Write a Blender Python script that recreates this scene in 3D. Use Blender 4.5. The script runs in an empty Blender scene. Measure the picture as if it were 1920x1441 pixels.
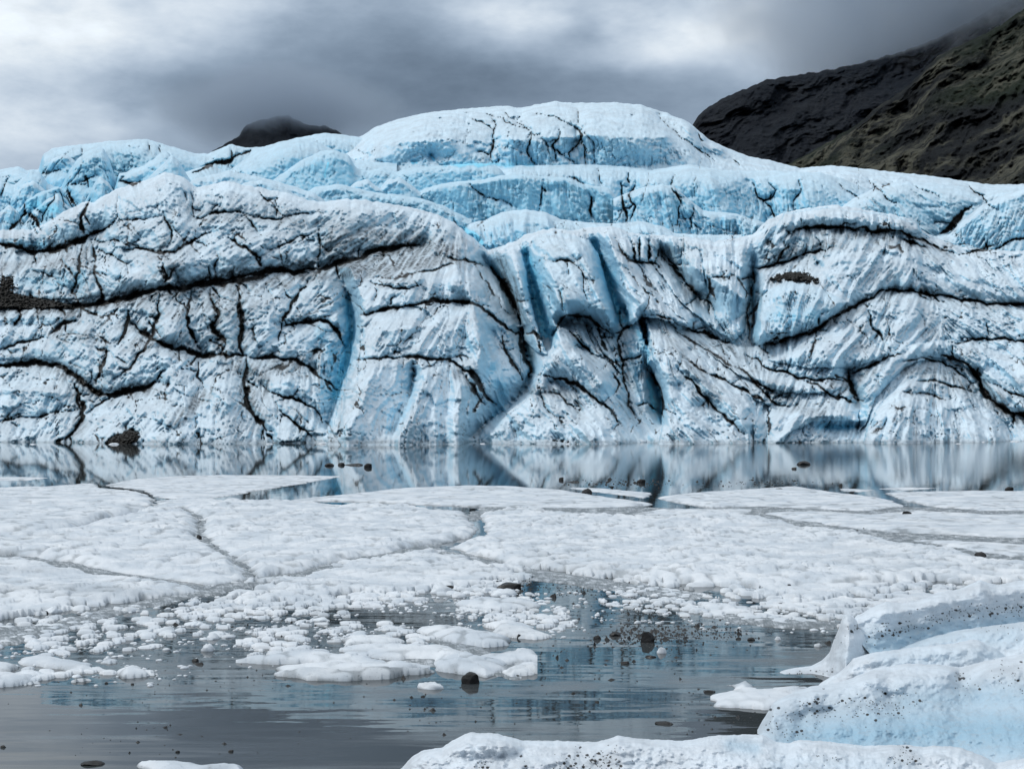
import bpy, bmesh, math, random
import numpy as np
from math import radians
random.seed(7); np.random.seed(7)
scene = bpy.context.scene
COL = scene.collection

# ---------------------------------------------------------------- camera
F = 2637.0      # focal length in photo pixels (photo 1920 wide)
HC = 2.7        # eye height above the lake
VH = 770.0      # horizon row
cam_d = bpy.data.cameras.new("camera")
cam = bpy.data.objects.new("camera", cam_d); COL.objects.link(cam)
cam.location = (0, 0, HC); cam.rotation_euler = (radians(90), 0, 0)
cam_d.sensor_width = 36.0; cam_d.lens = 36.0 * F / 1920.0
cam_d.shift_y = (VH - 720.5) / 1920.0
cam_d.clip_start = 0.1; cam_d.clip_end = 9000
scene.camera = cam
scene.render.engine = 'CYCLES'
scene.cycles.use_denoising = True
scene.cycles.max_bounces = 14
scene.cycles.diffuse_bounces = 3
scene.cycles.volume_bounces = 12
scene.view_settings.view_transform = 'Standard'
scene.view_settings.look = 'None'
scene.view_settings.gamma = 1.0
scene.view_settings.exposure = 0.15

# ---------------------------------------------------------------- sun and sky
SUN_EL, SUN_AZ = radians(46), radians(-100)     # high on the left, behind thin cloud
sd = bpy.data.lights.new("sun", 'SUN'); sd.energy = 1.5; sd.angle = radians(12); sd.color = (1.0, 0.97, 0.93)
sun = bpy.data.objects.new("sun", sd); COL.objects.link(sun)
sun.rotation_euler = (radians(90) - SUN_EL, 0, -SUN_AZ + radians(180))
sun.location = (-60, 0, 80)

def build_world():
    w = bpy.data.worlds.new("World"); scene.world = w; w.use_nodes = True
    nt = w.node_tree; N = nt.nodes; L = nt.links; N.clear()
    def nd(t, **k):
        n = N.new(t)
        for a, b in k.items(): setattr(n, a, b)
        return n
    def mth(op, a, b=None, clamp=False):
        n = nd('ShaderNodeMath', operation=op, use_clamp=clamp)
        for i, v in enumerate((a, b)):
            if v is None: continue
            if isinstance(v, (int, float)): n.inputs[i].default_value = v
            else: L.new(v, n.inputs[i])
        return n.outputs[0]
    def vm(op, a, b=None):
        n = nd('ShaderNodeVectorMath', operation=op)
        for i, v in enumerate((a, b)):
            if v is None: continue
            if isinstance(v, tuple): n.inputs[i].default_value = v
            else: L.new(v, n.inputs[i])
        return n
    tc = nd('ShaderNodeTexCoord')
    d = vm('NORMALIZE', tc.outputs['Generated']).outputs[0]
    # wind-torn distortion of the direction
    n0 = nd('ShaderNodeTexNoise'); n0.inputs['Scale'].default_value = 5.0; n0.inputs['Detail'].default_value = 5
    n0.inputs['Roughness'].default_value = 0.55
    mp = vm('MULTIPLY', d, (1.0, 1.0, 2.0)).outputs[0]
    L.new(mp, n0.inputs['Vector'])
    off = vm('SUBTRACT', n0.outputs['Color'], (0.5, 0.5, 0.5)).outputs[0]
    off = vm('MULTIPLY', off, (0.20, 0.0, 0.085)).outputs[0]
    dd = vm('ADD', d, off).outputs[0]
    sep = nd('ShaderNodeSeparateXYZ'); L.new(d, sep.inputs[0])
    z = sep.outputs['Z']
    # overcast: brighter overhead than near the horizon
    mr = nd('ShaderNodeMapRange', interpolation_type='SMOOTHSTEP')
    L.new(z, mr.inputs['Value']); mr.inputs['From Min'].default_value = 0.27; mr.inputs['From Max'].default_value = 0.75
    mr.inputs['To Min'].default_value = 0.28; mr.inputs['To Max'].default_value = SKY_ZENITH
    base = mr.outputs[0]
    def direction(x, y):
        v = np.array([(x - 960) / F, 1.0, (VH - y) / F]); return v / np.linalg.norm(v)
    tot = base
    for (x, y, rx, ry, amp) in SKY_BLOBS:
        c = direction(x, y)
        s = vm('SUBTRACT', dd, tuple(c)).outputs[0]
        s = vm('MULTIPLY', s, (F / rx, 1.2, F / ry)).outputs[0]
        ln = nd('ShaderNodeVectorMath', operation='LENGTH'); L.new(s, ln.inputs[0])
        q = mth('MULTIPLY', ln.outputs['Value'], ln.outputs['Value'])
        g = mth('EXPONENT', mth('MULTIPLY', q, -1.0))
        tot = mth('ADD', tot, mth('MULTIPLY', g, amp))
    n1 = nd('ShaderNodeTexNoise'); n1.inputs['Scale'].default_value = 9.0; n1.inputs['Detail'].default_value = 7
    n1.inputs['Roughness'].default_value = 0.6
    L.new(vm('MULTIPLY', d, (1.0, 1.0, 2.4)).outputs[0], n1.inputs['Vector'])
    nv = mth('MULTIPLY', mth('SUBTRACT', n1.outputs['Fac'], 0.5), SKY_NOISE)
    tot = mth('MULTIPLY', tot, mth('ADD', 1.0, nv))
    tot = mth('MAXIMUM', tot, 0.05)
    ramp = nd('ShaderNodeValToRGB')
    e = ramp.color_ramp.elements
    e[0].position = 0.0; e[0].color = (0.66, 0.98, 1.42, 1)
    e[1].position = 0.8; e[1].color = (0.92, 1.0, 1.07, 1)
    L.new(tot, ramp.inputs['Fac'])
    cl = vm('SCALE', ramp.outputs['Color']); L.new(tot, cl.inputs['Scale'])
    sk = nd('ShaderNodeTexSky', sky_type='NISHITA'); sk.sun_disc = False
    sk.sun_elevation = SUN_EL; sk.sun_rotation = SUN_AZ
    sk.air_density = 1.0; sk.dust_density = 1.0
    bg1 = nd('ShaderNodeBackground'); L.new(sk.outputs[0], bg1.inputs['Color']); bg1.inputs['Strength'].default_value = 0.08
    bg2 = nd('ShaderNodeBackground'); L.new(cl.outputs[0], bg2.inputs['Color']); bg2.inputs['Strength'].default_value = 1.0
    mx = nd('ShaderNodeMixShader'); mx.inputs[0].default_value = 0.95
    L.new(bg1.outputs[0], mx.inputs[1]); L.new(bg2.outputs[0], mx.inputs[2])
    out = nd('ShaderNodeOutputWorld'); L.new(mx.outputs[0], out.inputs['Surface'])

SKY_ZENITH = 0.85
SKY_NOISE = 1.25
# soft bright and dark cloud banks: photo direction, half widths, radiance added
SKY_BLOBS = [(-90, 130, 200, 220, .40), (150, 20, 270, 80, .32), (470, -10, 200, 40, .22), (60, 240, 160, 60, .18),
             (960, 20, 130, 70, .38), (1130, 130, 110, 40, .12), (1290, 50, 220, 80, .27), (1620, 40, 320, 100, .46), (1800, 10, 240, 50, .4),
             (1090, 70, 75, 40, -.20), (480, 130, 330, 75, -.05), (900, 170, 260, 50, -.07), (1180, 190, 160, 40, -.05)]
build_world()

# ---------------------------------------------------------------- number helpers
def _hash(ix, iy, seed):
    with np.errstate(over='ignore'):
        n = (ix.astype(np.uint32) * np.uint32(374761393) + iy.astype(np.uint32) * np.uint32(668265263) + np.uint32((seed * 2654435761) & 0xffffffff))
        n = (n ^ (n >> np.uint32(13))) * np.uint32(1274126177)
        n = n ^ (n >> np.uint32(16))
        n = n * np.uint32(2246822519); n = n ^ (n >> np.uint32(15))
    return (n & np.uint32(0xffff)).astype(np.float64) / 65535.0

def perlin(x, y, seed=0):
    x = np.asarray(x, float); y = np.asarray(y, float)
    xi = np.floor(x).astype(np.int64); yi = np.floor(y).astype(np.int64)
    fx = x - xi; fy = y - yi
    u = fx * fx * fx * (fx * (fx * 6 - 15) + 10); v = fy * fy * fy * (fy * (fy * 6 - 15) + 10)
    def g(a, b):
        t = _hash(xi + a, yi + b, seed) * 2 * np.pi
        return np.cos(t) * (fx - a) + np.sin(t) * (fy - b)
    n0 = g(0, 0) * (1 - u) + g(1, 0) * u
    n1 = g(0, 1) * (1 - u) + g(1, 1) * u
    return (n0 * (1 - v) + n1 * v) * 1.4

def fbm(x, y, seed=0, oct=4, gain=0.5):
    s = 0; a = 1; t = 0
    for o in range(oct):
        s = s + a * perlin(x * 2 ** o + 17.3 * o, y * 2 ** o - 9.1 * o, seed + o); t += a; a *= gain
    return s / t

def worley(x, y, seed=0):
    x = np.asarray(x, float); y = np.asarray(y, float)
    xi = np.floor(x).astype(np.int64); yi = np.floor(y).astype(np.int64)
    f1 = np.full(x.shape, 9.0); f2 = np.full(x.shape, 9.0); idv = np.zeros(x.shape)
    for a in (-1, 0, 1):
        for b in (-1, 0, 1):
            px = xi + a + _hash(xi + a, yi + b, seed); py = yi + b + _hash(xi + a, yi + b, seed + 31)
            d = np.hypot(px - x, py - y)
            rid = _hash(xi + a, yi + b, seed + 77)
            nf2 = np.minimum(f2, np.maximum(f1, d))
            idv = np.where(d < f1, rid, idv)
            f1 = np.minimum(f1, d); f2 = nf2
    return f1, f2, idv

def sstep(a, b, x):
    t = np.clip((x - a) / (b - a), 0, 1); return t * t * (3 - 2 * t)

def seg_dist(px, py, ax, ay, bx, by):
    dx, dy = bx - ax, by - ay; l2 = dx * dx + dy * dy + 1e-9
    t = np.clip(((px - ax) * dx + (py - ay) * dy) / l2, 0, 1)
    return np.hypot(px - ax - t * dx, py - ay - t * dy)

def interp(pts, x):
    p = sorted(pts); return np.interp(x, [a[0] for a in p], [a[1] for a in p])

def mirror(u, a, b):
    u = np.where(u < a, 2 * a - u, u); return np.where(u > b, 2 * b - u, u)

class Field:
    """regular grid over a window of bearings (u) and elevations (v), sampled bilinearly"""
    def __init__(s, u0, u1, v0, v1, st):
        s.u0, s.v0, s.st = u0, v0, st
        s.u = np.arange(u0, u1 + st, st); s.v = np.arange(v0, v1 + st, st)
        s.U, s.V = np.meshgrid(s.u, s.v)
    def sample(s, A, u, v):
        u = mirror(u, s.u[0], s.u[-1])
        x = np.clip((u - s.u0) / s.st, 0, len(s.u) - 1.001); y = np.clip((v - s.v0) / s.st, 0, len(s.v) - 1.001)
        i = np.floor(x).astype(int); j = np.floor(y).astype(int); fx = x - i; fy = y - j
        return (A[j, i] * (1 - fx) + A[j, i + 1] * fx) * (1 - fy) + (A[j + 1, i] * (1 - fx) + A[j + 1, i + 1] * fx) * fy

def relief(u0, u1, v0, v1, lines, st=4, decay=70.0):
    """smooth membrane stretched over crest and valley lines: creases at the lines"""
    lev = [st * 8, st * 4, st * 2, st]; prev = None; pf = None
    for s in lev:
        f = Field(u0, u1, v0, v1, s)
        A = np.zeros(f.U.shape) if prev is None else pf.sample(prev, f.U, f.V)
        M = np.zeros(A.shape, bool); C = np.zeros(A.shape)
        for val, pts in lines:
            vals = val if isinstance(val, (list, tuple)) else [val] * len(pts)
            if len(pts) == 1: pts = pts * 2; vals = list(vals) * 2
            for k in range(len(pts) - 1):
                (ax, ay), (bx, by) = pts[k], pts[k + 1]
                n = int(max(2, math.hypot(bx - ax, by - ay) / s * 2))
                for t in np.linspace(0, 1, n):
                    i = int(round((ax + (bx - ax) * t - u0) / s)); j = int(round((ay + (by - ay) * t - v0) / s))
                    if 0 <= i < A.shape[1] and 0 <= j < A.shape[0]:
                        M[j, i] = True; C[j, i] = vals[k] * (1 - t) + vals[k + 1] * t
        k = 1.0 / (1.0 + (s / decay) ** 2 / 4)
        for it in range(260):
            P = np.pad(A, 1, mode='edge')
            A = (P[:-2, 1:-1] + P[2:, 1:-1] + P[1:-1, :-2] + P[1:-1, 2:]) * 0.25 * k
            A[M] = C[M]
        prev, pf = A, f
    return lambda u, v: pf.sample(prev, u, v)

# ---------------------------------------------------------------- object helpers
def tag(o, label=None, cat=None, group=None, kind=None):
    if label: o['label'] = label
    if cat: o['category'] = cat
    if group: o['group'] = group
    if kind: o['kind'] = kind
    return o

def empty(name, loc):
    o = bpy.data.objects.new(name, None); COL.objects.link(o); o.location = loc; o.empty_display_size = 0.3
    return o

def link_mesh(name, verts, faces, mat, parent=None, loc=(0, 0, 0), attrs=None, smooth=True):
    """verts (n,3) in world space, faces (m,k) quads or tris; origin at loc"""
    verts = np.asarray(verts, np.float64); faces = np.asarray(faces, np.int32)
    me = bpy.data.meshes.new(name)
    k = faces.shape[1]
    me.vertices.add(len(verts)); me.loops.add(faces.size); me.polygons.add(len(faces))
    me.vertices.foreach_set('co', (verts - np.array(loc)).astype(np.float32).ravel())
    me.loops.foreach_set('vertex_index', faces.ravel())
    me.polygons.foreach_set('loop_start', np.arange(0, faces.size, k, dtype=np.int32))
    me.polygons.foreach_set('use_smooth', np.full(len(faces), smooth))
    for an, av in (attrs or {}).items():
        a = me.attributes.new(an, 'FLOAT', 'POINT'); a.data.foreach_set('value', np.asarray(av, np.float32).ravel())
    me.update(calc_edges=True); me.validate()
    if mat: me.materials.append(mat)
    o = bpy.data.objects.new(name, me); COL.objects.link(o)
    if parent:
        o.parent = parent; o.location = tuple(np.array(loc) - np.array(parent.location))
    else: o.location = loc
    return o

def grid_faces(r, c, keep=None, flip=False):
    i = np.arange(r * c).reshape(r, c)
    q = np.stack([i[:-1, :-1], i[1:, :-1], i[1:, 1:], i[:-1, 1:]], -1).reshape(-1, 4)
    if flip: q = q[:, ::-1]
    return q if keep is None else q[keep.ravel()]

def compact(V, Fc, attrs):
    used = np.unique(Fc); m = np.full(len(V), -1, np.int64); m[used] = np.arange(len(used))
    return V[used], m[Fc], {k: np.asarray(a).ravel()[used] for k, a in attrs.items()}

def at(u, v, Y): return np.stack([(u - 960) / F * Y, Y + 0 * u, HC + (VH - v) / F * Y], -1)
def on_water(u, v, z=0.0):
    Y = (HC - z) * F / (v - VH); return np.array([(u - 960) / F * Y, Y, z])

# ---------------------------------------------------------------- materials
def newmat(name):
    m = bpy.data.materials.new(name); m.use_nodes = True
    nt = m.node_tree; nt.nodes.clear()
    return m, nt
class NB:
    def __init__(s, nt): s.nt, s.N, s.L = nt, nt.nodes, nt.links
    def n(s, t, **k):
        x = s.N.new(t)
        for a, b in k.items(): setattr(x, a, b)
        return x
    def put(s, sock, v):
        if hasattr(v, 'links'): s.L.new(v, sock)
        else: sock.default_value = v
    def math(s, op, a, b=0.0, clamp=False):
        x = s.n('ShaderNodeMath', operation=op, use_clamp=clamp); s.put(x.inputs[0], a); s.put(x.inputs[1], b); return x.outputs[0]
    def mix(s, f, a, b):
        x = s.n('ShaderNodeMix', data_type='RGBA'); s.put(x.inputs[0], f); s.put(x.inputs[6], a); s.put(x.inputs[7], b); return x.outputs[2]
    def attr(s, nm):
        x = s.n('ShaderNodeAttribute', attribute_name=nm); return x.outputs['Fac']
    def pos(s, scale=(1, 1, 1), rot=(0, 0, 0)):
        g = s.n('ShaderNodeNewGeometry'); m = s.n('ShaderNodeMapping'); s.L.new(g.outputs['Position'], m.inputs['Vector'])
        m.inputs['Scale'].default_value = scale; m.inputs['Rotation'].default_value = rot; return m.outputs[0]
    def noise(s, vec, scale, detail=4, rough=.5, dist=0.0):
        x = s.n('ShaderNodeTexNoise'); s.L.new(vec, x.inputs['Vector']); x.inputs['Scale'].default_value = scale
        x.inputs['Detail'].default_value = detail; x.inputs['Roughness'].default_value = rough; x.inputs['Distortion'].default_value = dist
        return x.outputs['Fac']
    def rng(s, v, a, b, c=0.0, d=1.0, smooth=True):
        x = s.n('ShaderNodeMapRange', interpolation_type='SMOOTHSTEP' if smooth else 'LINEAR'); s.put(x.inputs['Value'], v)
        x.inputs['From Min'].default_value = a; x.inputs['From Max'].default_value = b
        x.inputs['To Min'].default_value = c; x.inputs['To Max'].default_value = d; return x.outputs[0]
    def bump(s, h, strength, dist=1.0, normal=None):
        x = s.n('ShaderNodeBump'); s.L.new(h, x.inputs['Height']); s.put(x.inputs['Strength'], strength); x.inputs['Distance'].default_value = dist
        if normal is not None: s.L.new(normal, x.inputs['Normal'])
        return x.outputs[0]
    def out(s, base, rough, normal=None, spec=0.5, **kw):
        p = s.n('ShaderNodeBsdfPrincipled'); s.put(p.inputs['Base Color'], base); s.put(p.inputs['Roughness'], rough)
        s.put(p.inputs['Specular IOR Level'], spec)
        if normal is not None: s.L.new(normal, p.inputs['Normal'])
        for k, v in kw.items(): s.put(p.inputs[k.replace('_', ' ')], v)
        o = s.n('ShaderNodeOutputMaterial'); s.L.new(p.outputs[0], o.inputs['Surface']); return p

def ice_material(name, crust, blue, grain=6.0, bump=.25, bdist=.05, slope_blue=0.0):
    m, nt = newmat(name); b = NB(nt)
    P = b.pos()
    n1 = b.noise(P, grain * .18, 5, .6); n2 = b.noise(P, grain, 4, .6); n3 = b.noise(P, grain * 4, 3, .6)
    col = b.mix(b.rng(n1, .3, .7), tuple(c * .84 for c in crust) + (1,), tuple(min(1, c * 1.08) for c in crust) + (1,))
    gn = b.n('ShaderNodeNewGeometry'); sz = b.n('ShaderNodeSeparateXYZ'); b.L.new(gn.outputs['Normal'], sz.inputs[0])
    steep = b.rng(sz.outputs['Z'], .18, .72, slope_blue, 0.0)          # steep faces tinted blue: clean ice, and the blue of shaded facets painted in
    bl = b.math('ADD', b.math('ADD', b.attr('blue'), steep), b.math('MULTIPLY', b.math('SUBTRACT', n1, .5), .35), True)
    col = b.mix(bl, col, blue + (1,))
    if slope_blue: col = b.mix(b.rng(b.attr('blue'), .75, 1.15, 0, .85), col, (.22, .72, .95, 1))      # brighter turquoise painted for light coming through the ice in the slots
    pit = b.math('MULTIPLY', b.rng(n2, .52, .30), .30)
    col = b.mix(pit, col, tuple(c * .55 for c in crust) + (1,))
    fl = b.math('MULTIPLY', b.attr('film'), b.rng(n2, .32, .62, .35, 1.0), True)
    col = b.mix(fl, col, (.062, .072, .082, 1))
    dn = b.math('ADD', b.attr('dirt'), b.math('MULTIPLY', b.math('SUBTRACT', n3, .5), .8))
    col = b.mix(b.rng(dn, .30, .75), col, b.mix(n2, (.010, .010, .011, 1), (.035, .032, .028, 1)))
    h = b.math('ADD', n2, b.math('MULTIPLY', n3, .4))
    nor = b.bump(h, bump, bdist)
    b.out(col, b.rng(n2, .3, .7, .38, .6), nor, .4)
    return m
# ---------------------------------------------------------------- water and lake
def water_material():
    m, nt = newmat("lake_water"); b = NB(nt)
    P = b.pos(); P2 = b.pos((.35, 1.6, 1)); P3 = b.pos((.22, 1.0, 1))
    g = b.n('ShaderNodeNewGeometry'); sp = b.n('ShaderNodeSeparateXYZ'); b.L.new(g.outputs['Position'], sp.inputs[0])
    near = b.rng(sp.outputs['Y'], 14, 30, 1, 0)
    ruff = b.math('MULTIPLY', b.rng(sp.outputs['X'], -12, 28), b.rng(sp.outputs['Y'], 40, 70))
    film = b.math('MULTIPLY', b.rng(b.noise(P3, .9, 6, .62, .8), .50, .66), near)
    base = b.mix(film, (.040, .047, .050, 1), (.115, .122, .125, 1))
    r = b.math('ADD', .015, b.math('MULTIPLY', film, .16))
    r = b.math('ADD', b.math('ADD', r, b.math('MULTIPLY', ruff, .045)), b.rng(sp.outputs['Y'], 35, 75, 0, .022))
    h = b.math('ADD', b.noise(P2, 2.2, 3, .5), b.math('MULTIPLY', b.noise(P2, 9, 2, .5), .25))
    calm = b.rng(sp.outputs['Y'], 12, 60, 1.0, .10)
    nor = b.bump(h, b.math('MULTIPLY', calm, .03), .02)
    nor = b.bump(b.noise(P2, 1.1, 2, .5), b.math('MULTIPLY', b.math('ADD', calm, b.math('MULTIPLY', ruff, .9)), .03), .12, nor)
    b.out(base, r, nor, .5, IOR=1.33)
    return m
WATER = water_material()
S = 4500
wv = np.array([(-S, -S, 0), (S, -S, 0), (S, S, 0), (-S, S, 0)])
lake = link_mesh("water", wv, [[0, 1, 2, 3]], WATER, smooth=False); tag(lake, kind='structure')

# ---------------------------------------------------------------- glacier surface fields
G = Field(-64, 1984, 170, 872, 2.0)
wu = fbm(G.U / 26, G.V / 26, 5, 3) * 5 + fbm(G.U / 7, G.V / 7, 9, 2) * 1.6
wv_ = fbm(G.U / 26, G.V / 26, 15, 3) * 5 + fbm(G.U / 7, G.V / 7, 19, 2) * 1.6
WU, WV = G.U + wu, G.V + wv_

WV5 = [np.clip(.85 + 1.2 * fbm(G.U / 22 + k * 37, G.V / 22, 3, 3), .3, 2.1) for k in range(5)]
def line_field(lines, reach, taper=1.0, power=2):
    """max over lines of a profile of distance; lines = (half width, strength, pts)"""
    D = np.full(G.U.shape, 9.0)     # normalised distance
    H = np.zeros(G.U.shape); R = np.full(G.U.shape, 99.0)
    for w, s, pts in lines:
        wvar = w * WV5[int(w * 7.7) % 5]
        seg = np.hypot(*np.diff(np.array(pts, float), axis=0).T); cum = np.concatenate([[0], np.cumsum(seg)]); tot = cum[-1] + 1e-6
        tpr = lambda a: float(np.clip(min(a, tot - a) / min(45.0, .35 * tot), 0, 1)) * (1 - taper) + taper
        for k in range(len(pts) - 1):
            (ax, ay), (bx, by) = pts[k], pts[k + 1]
            mg = max(w * reach, 26 if w >= 1.8 else 0) + 12
            i0 = max(0, int((min(ax, bx) - mg - G.u0) / G.st)); i1 = min(len(G.u), int((max(ax, bx) + mg - G.u0) / G.st) + 1)
            j0 = max(0, int((min(ay, by) - mg - G.v0) / G.st)); j1 = min(len(G.v), int((max(ay, by) + mg - G.v0) / G.st) + 1)
            if i1 <= i0 or j1 <= j0: continue
            sl = (slice(j0, j1), slice(i0, i1))
            d = seg_dist(WU[sl], WV[sl], ax, ay, bx, by); R[sl] = np.minimum(R[sl], d); d = d / np.maximum(wvar[sl] * .5 * (tpr(cum[k]) + tpr(cum[k + 1])), .5)
            D[sl] = np.minimum(D[sl], d)
            H[sl] = np.maximum(H[sl], s * np.exp(-(d / (reach * .45)) ** power))
    return D, H, R
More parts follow.
